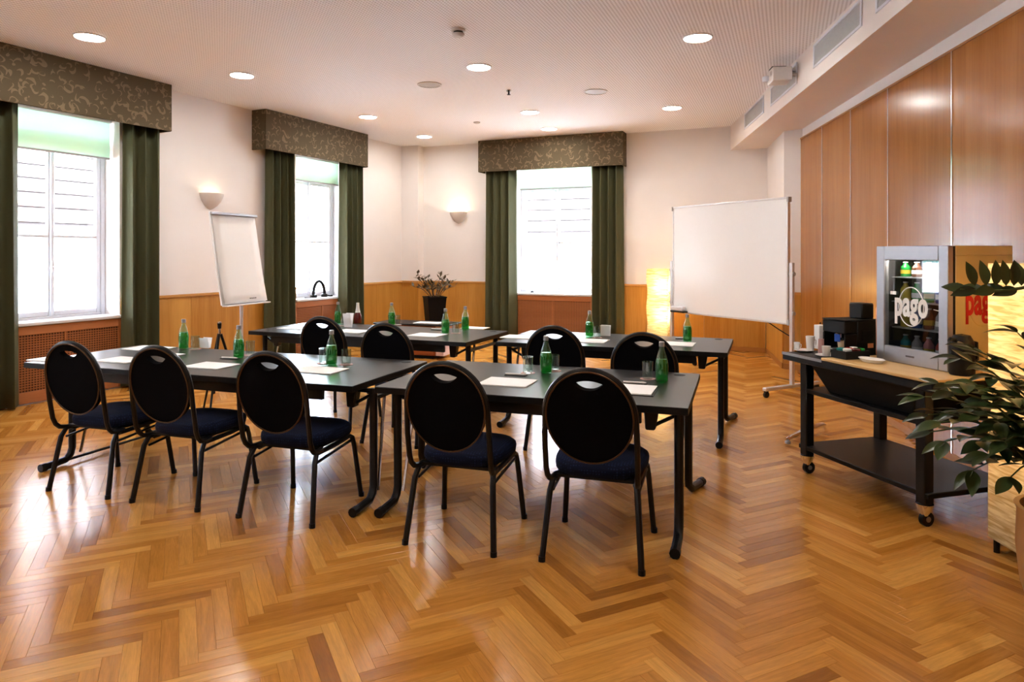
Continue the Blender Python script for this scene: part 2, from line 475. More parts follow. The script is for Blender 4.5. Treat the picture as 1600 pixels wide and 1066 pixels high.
# soffit (lowered duct casing) along the right wall
soffit = structure(box(-1.95, -.583, 3.09, 12.2, .05, H+.01).build('trim_1', 'soffit_plaster', None, RO, RA, smooth=0))
# white band between the soffit and the wood panels is the plaster of wall_right itself

# wood panels with thin metal seams on the right wall
seams = [.0, .882, 1.802, 2.723, 3.842, 4.95, 6.06, 7.17, 8.3, 9.4, 10.5, 11.6]
for a, b in zip(seams, seams[1:]):
    box(0, -.025, .06, b-a-.016, 0, 2.955).build('wood_panel', 'panel_wood', wall_right, (a+.008, 0, 0), bev=.002)
for a in seams[1:-1]:
    box(-.008, -.030, .06, .008, 0, 2.955).build('seam_strip', 'chrome', wall_right, (a, 0, 0))
box(0, -.024, .0, 11.6, 0, .06).build('plinth_strip', 'base_wood', wall_right)
box(0, -.03, 2.955, 11.6, 0, 2.972).build('top_strip', 'base_wood', wall_right)

RAIL = 1.0


def wains(root, segs, O=None, A=None, depth=.018, step=.86):
    for a, b in segs:
        n = max(1, round((b-a)/step)); d_ = (b-a)/n
        for i in range(n):
            box(0, -depth, .07, d_-.003, .0, RAIL-.035).build('wainscot_panel', 'wainscot', root, (a+i*d_+.0015, 0, 0))
        box(0, -.036, RAIL-.035, b-a, 0, RAIL).build('chair_rail', 'rail_wood', root, (a, 0, 0), bev=.006)
        box(0, -.026, 0, b-a, 0, .07).build('skirting', 'base_wood', root, (a, 0, 0), bev=.004)


wains(wall_left, [(-3.88, W1[0]-.01), (W1[1]+.01, W2[0]-.01), (W2[1]+.01, 5.47)])
wains(wall_back, [(-.075, W3[0]-.01), (W3[1]+.01, 5.84)])
pw = bpy.data.objects.new('pilaster_cladding', None)
wains(pil, [])
for (a, b, z0, z1, mt, nm, d_) in ((-.50, -.075, .07, RAIL-.035, 'wainscot', 'wainscot_panel', .018), (-.50, -.06, RAIL-.035, RAIL, 'rail_wood', 'chair_rail', .036), (-.5, -.065, 0, .07, 'base_wood', 'skirting', .026)):
    box(a, -.20-d_, z0, b, -.20, z1).build(nm, mt, pil)
    box(-.075, -.20, z0, -.075+d_, -.0, z1).build(nm, mt, pil)
# return wall cladding (two visible faces)
for (p, q_) in (((3.86, 10.32), (3.54, 8.89)), ((3.54, 8.89), (3.715, 8.725))):
    dx, dy = q_[0]-p[0], q_[1]-p[1]; L = sqrt(dx*dx+dy*dy); A_ = atan2(dy, dx)
    for z0, z1, mt, nm, d_ in ((.07, RAIL-.035, 'wainscot', 'wainscot_panel', .018), (RAIL-.035, RAIL, 'rail_wood', 'chair_rail', .034), (0, .07, 'base_wood', 'skirting', .026)):
        box(0, -d_, z0, L, 0, z1).build(nm, mt, wall_return, (p[0], p[1], 0), A_)

# ------------------------------------------------------------------ parquet floor: herringbone staves
poly = [(-9.75, -3.2), (-2.0, 12.9), (4.1, 10.35), (3.6, 8.8), (3.75, 8.75), (2.15, -3.2)]


def inside(x, y, P=poly):
    c = False
    for i in range(len(P)):
        (x1, y1), (x2, y2) = P[i], P[i-1]
        if (y1 > y) != (y2 > y) and x < (x2-x1)*(y-y1)/(y2-y1)+x1: c = not c
    return c


floor = structure(MB().add([(-10.6, -3.4, -.012), (5.2, -3.4, -.012), (5.2, 14, -.012), (-10.6, 14, -.012), (-10.6, -3.4, -.15), (5.2, -3.4, -.15), (5.2, 14, -.15), (-10.6, 14, -.15)],
                  [(0, 1, 2, 3), (7, 6, 5, 4), (0, 4, 5, 1), (1, 5, 6, 2), (2, 6, 7, 3), (3, 7, 4, 0)]).build('floor', 'base_wood', smooth=0))
PW, KK = .064, 7
PL = PW*KK
g = .0003; bv = .0006


def stave(m, cx, cy, ang):
    ca, sa = cos(ang), sin(ang); vs = []; uvs = []
    for z, ins in ((-.011, g), (-.0006, g), (0, g+bv)):
        for a, b in ((-1, -1), (1, -1), (1, 1), (-1, 1)):
            x, y = a*(PL/2-ins), b*(PW/2-ins)
            vs.append((cx+x*ca-y*sa, cy+x*sa+y*ca, z)); uvs.append((x, y))
    o = len(m.v); m.v += vs
    m.f += [(o+8, o+9, o+10, o+11)]+[(o+k0+i, o+k0+(i+1) % 4, o+k0+4+(i+1) % 4, o+k0+4+i) for k0 in (0, 4) for i in range(4)]
    m.uv += uvs


fa = radians(26); cells = []
for i in range(-270, 271):
    for j in range(-34, 35):
        for kind in (0, 1):
            if kind == 0: a, b = i*PW+2*PL*j+PL/2, i*PW+PW/2
            else: a, b = PL+i*PW+2*PL*j+PW/2, i*PW-(KK-1)*PW+PL/2
            x = a*cos(fa)-b*sin(fa); y = a*sin(fa)+b*cos(fa)
            if -10 < x < 5 and -3.3 < y < 13 and inside(x, y):
                cells.append((x, y, fa+kind*pi/2))
def in_view(x, y): return y > 2.3 and abs(x/y) < .74 and 1.5*F/y+HOR < 1050
vis = sorted([c for c in cells if in_view(c[0], c[1])], key=lambda c: c[0]**2+c[1]**2)[:299]
vs_ = set(vis)
m1 = MB(); m1.uv = []; stave(m1, 0, 0, 0); sm = m1.mesh('plank', 'parquet', smooth=0, fix=False)
for x, y, a in vis:
    o = bpy.data.objects.new('plank', sm); C.objects.link(o); o.parent = floor; o.location = (x, y, 0); o.rotation_euler = (0, 0, a)
m2 = MB(); m2.uv = []
for c in cells:
    if c not in vs_: stave(m2, *c)
o = bpy.data.objects.new('plank_field', m2.mesh('plank_field', 'parquet', smooth=0, fix=False)); C.objects.link(o); o.parent = floor; o['kind'] = 'stuff'


# ------------------------------------------------------------------ windows, blinds, pelmets, curtains, radiator covers
def window(name, O, A, x0, x1):
    r = sroot(name, O, A); y0, y1 = .25, .32; xm = (x0+x1)/2; zt, zm = 2.62, 1.68
    fr = MB()
    fr.box(x0, y0, SILL, x0+.05, y1, HEAD).box(x1-.05, y0, SILL, x1, y1, HEAD).box(x0+.05, y0, SILL, x1-.05, y1, SILL+.06).box(x0+.05, y0, HEAD-.06, x1-.05, y1, HEAD)
    fr.box(x0+.05, y0-.005, zt, x1-.05, y1, zt+.09)
    fr.build('window_frame', 'white_paint', r, bev=.006)
    box(xm-.018, y0-.012, SILL+.06, xm+.018, y1, zt).build('mullion', 'white_paint', r, bev=.008)
    box(xm-.025, y0, zt+.09, xm+.025, y1, HEAD-.06).build('mullion', 'white_paint', r, bev=.006)
    for a, b, wa, wb_ in ((x0+.05, xm-.018, .045, .016), (xm+.018, x1-.05, .016, .045)):
        s = MB(); z0, z1 = SILL+.06, zt
        s.box(a, y0+.01, z0, a+wa, y1-.01, z1).box(b-wb_, y0+.01, z0, b, y1-.01, z1).box(a+wa, y0+.01, z0, b-wb_, y1-.01, z0+.05).box(a+wa, y0+.01, z1-.05, b-wb_, y1-.01, z1)
        sa = s.build('casement', 'white_paint', r, bev=.005)
        box(a+wa, y0+.02, zm-.014, b-wb_, y1-.02, zm+.014).build('glazing_bar', 'white_paint', sa)
        box(a+wa, y0+.033, z0+.05, b-wb_, y0+.038, zm-.014).build('pane', 'pane', sa, smooth=0)
        box(a+wa, y0+.033, zm+.014, b-wb_, y0+.038, z1-.05).build('pane', 'pane', sa, smooth=0)
        box(a, y0+.033, zt+.09, b, y0+.038, HEAD-.06).build('pane', 'pane', r, smooth=0)
    h = MB().box(xm-.012, y0-.02, 1.30, xm+.012, y0-.012, 1.42).tube([(xm, y0-.02, 1.36), (xm, y0-.05, 1.36), (xm, y0-.055, 1.26)], .008, 6)
    h.build('window_handle', 'alu', r)
    box(x0-.02, -.05, SILL, x1+.02, y0, SILL+.035).build('window_sill', 'white_paint', r, bev=.008)
    return r


def blind(O, A, x0, x1, z0, label):
    t_ = thing('roller_blind', label, 'blind', wl(O, A, 0, 0), A, 'mint roller blinds')
    box(x0+.03, .125, z0, x1-.03, .129, HEAD-.06).build('blind_cloth', 'blind', t_, smooth=0)
    MB().tube([(x0+.02, .127, HEAD-.035), (x1-.02, .127, HEAD-.035)], .03, 12).build('roller', 'white_paint', t_)
    box(x0+.03, .118, z0-.022, x1-.03, .136, z0).build('bottom_bar', 'grey_plastic', t_, bev=.004)


def pelmet(O, A, x0, x1, label):
    t_ = thing('pelmet', label, 'pelmet', wl(O, A, 0, 0), A, 'patterned pelmets over the windows')
    z0, z1, d_ = 2.915, H-.004, .26
    box(x0, -d_, z0, x1, -d_+.02, z1).build('front_board', 'damask', t_, bev=.004)
    box(x0, -d_+.02, z0, x0+.02, -.002, z1).build('side_board', 'damask', t_)
    box(x1-.02, -d_+.02, z0, x1, -.002, z1).build('side_board', 'damask', t_)
    box(x0+.02, -d_+.02, z1-.02, x1-.02, -.002, z1).build('top_board', 'dark', t_)


def curtain(O, A, x0, x1, folds, label, flare=.06, z0=.02):
    t_ = thing('curtain', label, 'curtain', wl(O, A, 0, 0), A, 'dark green curtains')
    z1 = 3.0; rnd = [random.uniform(-.35, .35) for _ in range(folds+2)]; xc = (x0+x1)/2

    def fn(u, v):
        x = x0+(x1-x0)*u; ph = u*folds*2*pi
        k_ = int(u*folds) if u < 1 else folds
        amp = .078*(1+.30*rnd[k_])*(.75+.25*(1-v))
        y = -.132+amp*cos(ph)+.012*cos(2*ph+rnd[k_]*3)
        z = z0+(z1-z0)*v
        x = xc+(x-xc)*(1+flare*(1-v)**1.5)+.030*sin(ph+.6)
        return (x, y, z)
    o = MB().grid(fn, folds*12, 10).build('curtain_cloth', 'curtain', t_, smooth=180)
    md = o.modifiers.new('thick', 'SOLIDIFY'); md.thickness = .006; md.offset = 0
    MB().tube([(x0-.02, -.125, 3.03), (x1+.02, -.125, 3.03)], .010, 6).build('curtain_rail', 'alu', t_)


def radiator(O, A, x0, x1, label, nx):
    t_ = thing('radiator_cover', label, 'radiator cover', wl(O, A, 0, 0), A, 'wooden lattice radiator covers under the windows')
    z1 = SILL-.004; y0 = -.030; xm = (x0+x1)/2
    f = MB(); f.box(x0, y0, .02, x0+.035, -.003, z1).box(x1-.035, y0, .02, x1, -.003, z1).box(x0+.035, y0, z1-.085, x1-.035, -.003, z1).box(x0+.035, y0, .02, x1-.035, -.003, .13)
    f.build('cover_frame', 'radiator_wood', t_, bev=.003)
    box(xm-.01, y0-.002, .13, xm+.01, -.003, z1-.085).build('centre_stile', 'radiator_wood', t_)
    box(x0+.035, -.012, .13, x1-.035, -.004, z1-.085).build('backing', 'radiator_dark', t_, smooth=0)
    g_ = MB(); nz = int(nx*.56)
    for i in range(1, nx):
        x = x0+.035+(x1-x0-.07)*i/nx; g_.box(x-.005, y0+.012, .13, x+.005, y0+.017, z1-.085)
    for i in range(1, nz):
        z = .13+(z1-.215)*i/nz; g_.box(x0+.035, y0+.007, z-.005, x1-.035, y0+.012, z+.005)
    o = g_.build('lattice', 'radiator_wood', t_, smooth=0); o['kind'] = 'stuff'


M['pale_panel'] = plain('pale_panel', (.62, .42, .38), .5)
M['radiator_dark'] = plain('radiator_dark', (.09, .03, .010), .8)
for nm, O, A, (a, b) in (('window_1', LO, LA, W1), ('window_2', LO, LA, W2), ('window_3', BO, BA, W3), ('window_4', LO, LA, W0)):
    window(nm, O, A, a, b)
blind(LO, LA, *W1, 2.57, 'mint green roller blind half drawn in the leftmost window')
blind(LO, LA, *W2, 2.62, 'mint green roller blind in the narrow middle window behind the flip chart')
blind(BO, BA, *W3, 2.63, 'mint green roller blind in the rightmost window on the back wall')
blind(LO, LA, *W0, 2.57, 'mint green roller blind in the window left of the picture')
pelmet(LO, LA, -1.75, .46, 'large olive patterned pelmet over the leftmost window')
pelmet(LO, LA, 1.90, 4.12, 'olive patterned pelmet over the middle window in the left wall')
pelmet(BO, BA, 1.156, 3.709, 'olive patterned pelmet over the rightmost window in the back wall')
curtain(LO, LA, -1.72, -1.10, 4, 'dark green curtain at the far left edge of the picture')
curtain(LO, LA, -.03, .43, 3, 'dark green curtain right of the leftmost window')
curtain(LO, LA, 2.06, 2.60, 4, 'dark green curtain left of the middle window, beside the flip chart')
curtain(LO, LA, 3.62, 4.15, 4, 'dark green curtain right of the middle window')
curtain(BO, BA, 1.22, 1.78, 4, 'dark green curtain left of the rightmost window')
curtain(BO, BA, 3.14, 3.66, 4, 'dark green curtain right of the rightmost window')
radiator(LO, LA, W1[0]-.06, W1[1]-.0, 'lattice radiator cover under the leftmost window', 42)
radiator(LO, LA, W2[0]-.04, W2[1]-.0, 'lattice radiator cover under the middle window', 42)
radiator(BO, BA, W3[0], W3[1]+.02, 'lattice radiator cover under the rightmost window', 46)


# ------------------------------------------------------------------ buildings outside
def building(O, A, x0, x1, label, yd):
    t_ = thing('neighbour_building', label, 'building', wl(O, A, 0, 0), A)
    box(x0, yd, -6, x1, yd+6, 2.0).build('facade', 'facade', t_, smooth=0)
    box(x0, yd-.35, 1.95, x1, yd-.15, 2.12).build('gutter', 'gutter_green', t_, bev=.04)
    box(x0, yd-.12, 1.25, x1, yd, 1.42).build('cornice', 'gutter_green', t_)
    n = 15
    MB().add([(x0, yd-.3, 2.1), (x1, yd-.3, 2.1), (x1, yd+5.5, 7.6), (x0, yd+5.5, 7.6), (x0, yd+5.5, 2.1), (x1, yd+5.5, 2.1)], [(0, 1, 2, 3), (0, 4, 5, 1), (0, 3, 4), (1, 5, 2), (2, 5, 4, 3)]).build('roof', 'roof_gap', t_, smooth=0)
    for i in range(n):
        y = yd-.3+5.8*i/n; z = 2.1+5.5*i/n
        MB().obox(((x0+x1)/2, y+.20, z+.255), (1, 0, 0), (0, .745, .667), (0, -.667, .745), (x1-x0)/2, .205, .03).build('tile_course', 'roof_tile', t_, smooth=0)
    x = x0+.8
    while x < x1-1:
        w_ = box(x, yd-.02, -.9, x+.9, yd+.02, .75).build('facade_window', 'facade_dark', t_, smooth=0)
        box(x+.42, yd-.05, -.9, x+.48, yd-.02, .75).build('window_bar', 'white_paint', w_)
        x += 2.3


building(LO, LA, -12, 9, 'pale neighbouring house with tiled roof outside the left windows', 9.0)
building(BO, BA, -9, 12, 'pale neighbouring house with tiled roof outside the back window', 9.5)

# ------------------------------------------------------------------ ceiling fittings
def downlight(x, y, label):
    t_ = thing('downlight', label, 'ceiling light', (x, y, H), 0, 'round recessed downlights')
    MB().lathe([(.118, -.001), (.135, -.001), (.135, -.010), (.122, -.014), (.118, -.006)], 28).build('trim_ring', 'white_paint', t_)
    MB().lathe([(0, -.004), (.118, -.004), (.118, -.001), (0, -.001)], 28).build('diffuser', 'lamp_glow', t_)


DL = [(140, 57, 'glowing round downlight near the large pelmet at top left'), (378, 117, 'glowing round downlight left of the smoke detector, above the flip chart'),
      (575, 182, 'glowing round downlight in front of the middle window pelmet'), (663, 213, 'glowing round downlight closest to the left back corner'),
      (748, 104, 'glowing round downlight between the two grey ceiling speakers, nearer the viewer'), (828, 175, 'glowing round downlight behind the sprinkler'),
      (858, 201, 'glowing round downlight right in front of the back window pelmet'), (1050, 168, 'glowing round downlight above the whiteboard'),
      (1090, 58, 'glowing round downlight at top right near the duct casing')]
for px, py, lb in DL:
    p = at(px, py, H); downlight(p.x, p.y, lb)
for i, (x, y) in enumerate([(-4.4, 4.2), (-1.0, 4.1), (1.1, 2.6), (-5.6, 1.2), (-2.4, 1.0), (.7, -.8), (-4.0, -1.4)]):
    downlight(x, y, 'round downlight out of the picture, '+('over the space left of the near window', 'above the viewer, nearest the front tables', 'above the viewer, nearest the drinks fridge', 'behind the viewer by the left wall', 'behind the viewer in mid room', 'behind the viewer by the panelled wall', 'in the rear left corner behind the viewer')[i])

for px, py, lb in ((671, 132, 'flat grey round ceiling speaker on the left'), (931, 143, 'flat grey round ceiling speaker on the right')):
    p = at(px, py, H); t_ = thing('ceiling_speaker', lb, 'speaker', p, 0, 'grey ceiling speakers')
    MB().lathe([(.125, 0), (.14, 0), (.14, -.008), (.125, -.012)], 28).build('speaker_rim', 'light_plastic', t_)
    MB().lathe([(0, -.010), (.06, -.011), (.125, -.008), (.125, -.001), (0, -.001)], 28).build('grille', 'vent_grey', t_)
p = at(716, 46, H); t_ = thing('smoke_detector', 'small beige smoke detector with dark slots hanging below the ceiling', 'smoke detector', p)
MB().lathe([(0, 0), (.062, 0), (.062, -.018), (.05, -.022), (0, -.022)], 24).build('mount_base', 'light_plastic', t_)
MB().lathe([(0, -.022), (.042, -.022), (.042, -.038), (0, -.038)], 24).build('smoke_slots', 'dark', t_)
MB().lathe([(0, -.038), (.055, -.038), (.055, -.05), (.035, -.066), (0, -.068)], 24).build('sensor_cap', 'light_plastic', t_)
p = at(795, 141, H); t_ = thing('sprinkler', 'small dark sprinkler head hanging from the ceiling centre', 'sprinkler', p)
MB().lathe([(0, 0), (.035, 0), (.03, -.01), (0, -.012)], 16).build('escutcheon', 'chrome', t_)
MB().lathe([(0, -.010), (.010, -.012), (.010, -.05), (.022, -.052), (.022, -.056), (0, -.057)], 12).build('sprinkler_nozzle', 'dark', t_)
p = at(745, 191, H); t_ = thing('ceiling_sensor', 'tiny grey sensor disc on the ceiling near the back window', 'sensor', p)
MB().lathe([(0, 0), (.05, 0), (.05, -.012), (.03, -.022), (0, -.024)], 20).build('sensor_body', 'vent_grey', t_)


def soff(x, z, y=-.583): return wl(RO, RA, x, y, z)
def soff_x(px):
    Y = 1.937/((px-800)/F-.1359); X = 1.937+.1359*Y
    return (X-RO[0])*cos(RA)+(Y-RO[1])*sin(RA)


def vent(px0, px1, label, light=False):
    a, b = soff_x(px0), soff_x(px1); z0, z1 = 3.21, 3.425
    t_ = thing('air_vent', label, 'vent', wl(RO, RA, 0, 0), RA, 'air vents in the duct casing')
    f = MB(); y0, y1 = -.593, -.584
    f.box(a, y0, z0, a+.03, y1, z1).box(b-.03, y0, z0, b, y1, z1).box(a+.03, y0, z0, b-.03, y1, z0+.02).box(a+.03, y0, z1-.02, b-.03, y1, z1)
    f.build('vent_frame', 'white_paint', t_)
    box(a+.03, -.5845, z0+.02, b-.03, -.5835, z1-.02).build('vent_back', 'vent_grey', t_, smooth=0)
    n = 14
    for i in range(n):
        z = z0+.026+(z1-z0-.052)*i/(n-1)
        MB().obox(((a+b)/2, -.588, z), (1, 0, 0), (0, .8, .6), (0, -.6, .8), (b-a)/2-.03, .004, .001).build('vent_slat', 'light_plastic', t_, smooth=0)


vent(1164, 1194, 'grey air vent in the duct casing, farthest from the viewer')
vent(1205, 1246, 'air vent in the duct casing behind the wall projector')
vent(1272, 1348, 'long pale air vent in the duct casing near the top edge')
vent(1370, 1480, 'air vent in the duct casing cut by the top edge of the picture')

# small projector on a bracket at the soffit
pj = thing('wall_projector', 'small white projector on a bracket at the duct casing', 'projector', soff(1.92, 3.31), RA)
box(-.05, -.012, -.07, .05, 0, .07).build('wall_plate', 'light_plastic', pj, bev=.004)
MB().tube([(0, -.01, .03), (0, -.07, .05), (0, -.10, .04)], .014, 8).build('bracket_arm', 'grey_plastic', pj)
box(-.11, -.26, -.085, .12, -.07, .055).build('projector_body', 'light_plastic', pj, bev=.012, seg=2)
box(-.10, -.245, .055, .02, -.10, .085).build('top_housing', 'dark', pj, bev=.006)
MB().lathe([(0, 0), (.045, 0), (.05, .05), (.042, .055), (.03, .03), (0, .03)], 20).build('lens_barrel', 'white_paint', pj, (-.09, -.265, -.05))
bpy.data.objects[pj.children[-1].name].rotation_euler = (radians(80), 0, 0)
box(.03, -.263, -.02, .09, -.259, .02).build('control_panel', 'vent_grey', pj)

# wall sconces (half bowls)
def sconce(O, A, x, z, label, power):
    t_ = thing('wall_sconce', label, 'wall light', wl(O, A, x, 0, z), A, 'plaster half bowl wall lights')
    prof = [(.165, 0), (.160, -.03), (.135, -.09), (.085, -.155), (.03, -.195), (0, -.205)]
    inner = [(r*.93, zz+.006) for r, zz in prof]
    MB().lathe([*reversed(inner), *prof], 24, (0, -.002, 0), pi, 2*pi).build('bowl', 'sconce_plaster', t_)
    MB().lathe([(0, -.11), (.02, -.105), (.028, -.08), (.02, -.055), (0, -.05)], 12, (0, -.07, 0)).build('bulb', 'bulb_glow', t_)
    ld = bpy.data.lights.new('sconce_light', 'POINT'); ld.energy = power; ld.color = (1, .78, .5); ld.shadow_soft_size = .03
    lo = bpy.data.objects.new('sconce_light', ld); C.objects.link(lo); lo.parent = t_; lo.location = (0, -.085, -.02)


M['sconce_plaster'] = plain('sconce_plaster', (.68, .63, .60), .8)
sconce(LO, LA, 1.212, 2.26, 'half bowl wall light above the flip chart', .05)
sconce(BO, BA, .651, 2.24, 'half bowl wall light above the potted plant', 1.1)


# ------------------------------------------------------------------ tables
ZT = .73


def table(nl, ang, L, W_, label, crank=0, rod=False):
    """nl = near left corner; local x along the near edge, y away from the viewer"""
    t_ = thing('meeting_table', label, 'table', (nl[0], nl[1], 0), ang, 'black folding meeting tables')
    box(.001, .001, ZT-.003, L-.001, W_-.001, ZT).build('tabletop', 'table_black', t_, bev=.001)
    box(0, 0, ZT-.038, L, W_, ZT-.003).build('edge_band', 'black_plastic', t_, bev=.002)
    MB().lathe([(0, -.001), (.036, -.001), (.036, .0004), (0, .0005)], 18, (L-.12, W_-.09, ZT)).build('grommet', 'dark', t_)
    f = MB(); f.box(.24, .05, ZT-.105, L-.24, .075, ZT-.038).box(.24, W_-.075, ZT-.105, L-.24, W_-.05, ZT-.038)
    f.build('apron_rail', 'black_metal', t_)
    for side, x in ((0, .25 if rod else .06), (1, L-.06)):
        xx = x+(crank if side else 0); s = -1 if side else 1
        for y, d_ in ((.17, -1), (W_-.17, 1)):
            rr = .0245; e_ = .3 if d_ > 0 and side else 0; pts = [(xx, y, ZT-.039), (xx, y, .11), (xx, y+d_*.015, .065), (xx+e_*.05, y+d_*.05, .035), (xx+e_*.20, y+d_*.20, .026)]
            lg = MB().tube(pts, rr, 10).build('leg', 'black_metal', t_)
            MB().tube([(xx+e_*.195, y+d_*.195, .0268), (xx+e_*.235, y+d_*.235, .026)], .0275, 10).build('foot_cap', 'black_plastic', lg)
        MB().tube([(xx, .17, ZT-.10), (xx, W_-.17, ZT-.10)], .016, 8).build('crossbar', 'black_metal', t_)
        if crank and side: MB().tube([(x-.05, .17, ZT-.055), (xx, .17, ZT-.055)], .014, 8).build('crossbar', 'black_metal', t_)
        bx = xx+s*.15
        MB().add([(bx-.03, .17-.03, ZT-.039), (bx+.05, .17-.03, ZT-.039), (bx+.03, .17-.03, ZT-.16), (bx-.02, .17-.03, ZT-.16),
                  (bx-.03, .17+.03, ZT-.039), (bx+.05, .17+.03, ZT-.039), (bx+.03, .17+.03, ZT-.16), (bx-.02, .17+.03, ZT-.16)],
                 [(0, 1, 2, 3), (7, 6, 5, 4), (0, 4, 5, 1), (1, 5, 6, 2), (2, 6, 7, 3), (3, 7, 4, 0)]).build('fold_bracket', 'black_metal', t_, bev=.006)
        MB().tube([(xx+s*.03, .36, ZT-.05), (xx+s*.005, .23, .06)], .011, 8).build('strut', 'chrome', t_)
        MB().tube([(bx, .17, ZT-.15), (xx, .17, ZT-.07)], .010, 8).build('brace', 'black_metal', t_)
        if rod and not side: MB().tube([(xx, .10, .03), (xx, W_-.12, .03)], .010, 8).build('floor_rod', 'black_metal', t_)
    return t_


TA1 = radians(-19); TA2 = radians(-18.5); TA3 = radians(-22); TA4 = radians(-20.5)
table((-3.446, 4.819), TA1, 2.668, .98, 'long black folding table at front left with three chairs before it', crank=.10, rod=True)
table((.875-1.76*cos(TA2), 3.388-1.76*sin(TA2)), TA2, 1.76, 1.03, 'black folding table at front right with two chairs before it')
table((-2.622, 6.79), TA3, 2.40, .95, 'black folding table at rear left before the potted plant')
table((1.667-1.93*cos(TA4), 5.28-1.93*sin(TA4)), TA4, 1.93, .93, 'black folding table at rear right before the whiteboard')


# ------------------------------------------------------------------ chairs
def make_chair():
    t_ = thing('banquet_chair', '', 'chair', (0, 0, 0), 0, 'black oval back chairs')
    zc, ay, az = .724, .208, .222
    def bk(z): return -.245-.088*(z-.45)/.52
    sl = .088/.52; cn = 1/sqrt(1+sl*sl)
    def place(u, v, t): z = zc+v; return (u, bk(z)+t*cn, z+t*sl*cn)
    outer = [(ay*cos(2*pi*i/48), az*sin(2*pi*i/48)) for i in range(48)]
    hole = []; hw = .072
    for i in range(13):
        u = -hw+2*hw*i/12; hole.append((u, .166+.014*(1-(u/hw)**2)))
    for i in range(1, 12):
        u = hw-2*hw*i/12; hole.append((u, .166-.034*(1-abs(u/hw)**2.4)))
    MB().plate(outer, [hole], lambda u, v, t: place(u, v, t-.004), .036).build('backrest', 'black_fabric', t_, bev=.010, seg=2)
    MB().tube([place((ay+.001)*cos(a), (az+.001)*sin(a), -.006) for a in [2*pi*i/48 for i in range(48)]], .0045, 6, True).build('back_trim', 'bronze', t_)
    # back frame: arch over the oval, sides run straight down to the seat
    pts = [(-.205, -.11, .387), (-.210, -.16, .386), (-.215, -.205, .395), (-.219, -.230, .42), (-.221, bk(.46), .46), (-.222, bk(.58), .58)]
    for i in range(0, 25):
        a = pi-pi*i/24; u = .218*cos(a); v = .229*sin(a); pts.append((u, bk(zc+v)+.008, zc+v))
    pts += [(.222, bk(.58), .58), (.221, bk(.46), .46), (.219, -.230, .42), (.215, -.205, .395), (.210, -.16, .386), (.205, -.11, .387)]
    MB().tube(pts, .0145, 8).build('back_frame', 'black_metal', t_)
    # seat cushion
    def sh(u, v):
        a = 2*pi*u; ex = 3.2
        c_, s_ = cos(a), sin(a)
        r = (abs(c_)**ex+abs(s_)**ex)**(-1/ex)
        lv = [(0, .402), (.93, .402), (.985, .415), (1.0, .440), (.985, .458), (.90, .474), (.55, .482), (0, .484)]
        k_ = v*(len(lv)-1); i = min(int(k_), len(lv)-2); f_ = k_-i
        q_ = lv[i][0]*(1-f_)+lv[i+1][0]*f_; z = lv[i][1]*(1-f_)+lv[i+1][1]*f_
        wd = .232-.018*(-(s_*r*q_))
        return (c_*r*q_*wd, .035+s_*r*q_*.232, z)
    MB().grid(sh, 40, 7).build('seat', 'seat_navy', t_, smooth=60)
    box(-.19, -.16, .388, .19, .22, .402).build('seat_base', 'black_plastic', t_)
    for s in (-1, 1):
        MB().tube([(s*.195, -.10, .385), (s*.207, -.165, .378), (s*.215, -.195, .33), (s*.240, -.255, .012)], .0155, 8).build('leg', 'black_metal', t_)
        MB().tube([(s*.198, -.135, .372), (s*.205, .05, .378), (s*.21, .175, .392), (s*.214, .205, .375), (s*.22, .215, .33), (s*.244, .258, .012)], .0150, 8).build('leg', 'black_metal', t_)
        MB().tube([(s*.207, -.165, .325), (s*.213, .19, .36)], .008, 6).build('side_rail', 'black_metal', t_)
        for y, x in ((-.2575, .241), (.2605, .2455)):
            MB().tube([(s*(x-.0005), y+(.0015 if y < 0 else -.0015), .025), (s*x, y, 0)], .0175, 8).build('foot_cap', 'black_plastic', t_)
    return t_


chair0 = make_chair()
CH = [((-2.91, 4.324), (-2.481, 4.156), 'leftmost chair of the front row, before the long table near the left curtain'),
      ((-2.255, 4.113), (-1.856, 3.96), 'second chair from the left in the front row, before the long table'),
      ((-1.55, 3.883), (-1.091, 3.72), 'third chair from the left in the front row, at the long table'),
      ((-.543, 3.509), (-.098, 3.383), 'fourth chair from the left in the front row, left one before the front right table'),
      ((.136, 3.299), (.613, 3.206), 'rightmost chair of the front row, nearest the viewer')]
REAR = [(508, 492, 'leftmost rear chair, at the rear left table in front of the middle window'),
        (607, 502, 'rear chair at the rear left table, behind the gap between the front tables'),
        (868, 506, 'rear chair at the rear right table before the rightmost window'),
        (1007, 516, 'rightmost rear chair, at the rear right table before the whiteboard')]
pl = []
for (a, b, lb) in CH:
    ang = radians(-17.5); cx, cy = (a[0]+b[0])/2, (a[1]+b[1])/2
    pl.append((cx+.257*-sin(ang), cy+.257*cos(ang), ang, lb))
for px, py, lb in REAR:
    y = (CAMZ-.972)*F/(py-HOR); x = (px-800)*y/F; ang = radians(-19)
    pl.append((x+.262*-sin(ang), y+.262*cos(ang), ang, lb))
for i, (x, y, ang, lb) in enumerate(pl):
    if i == 0: chair0.location = (x, y, 0); chair0.rotation_euler = (0, 0, ang); chair0['label'] = lb
    else: dup(chair0, (x, y, 0), ang, lb)

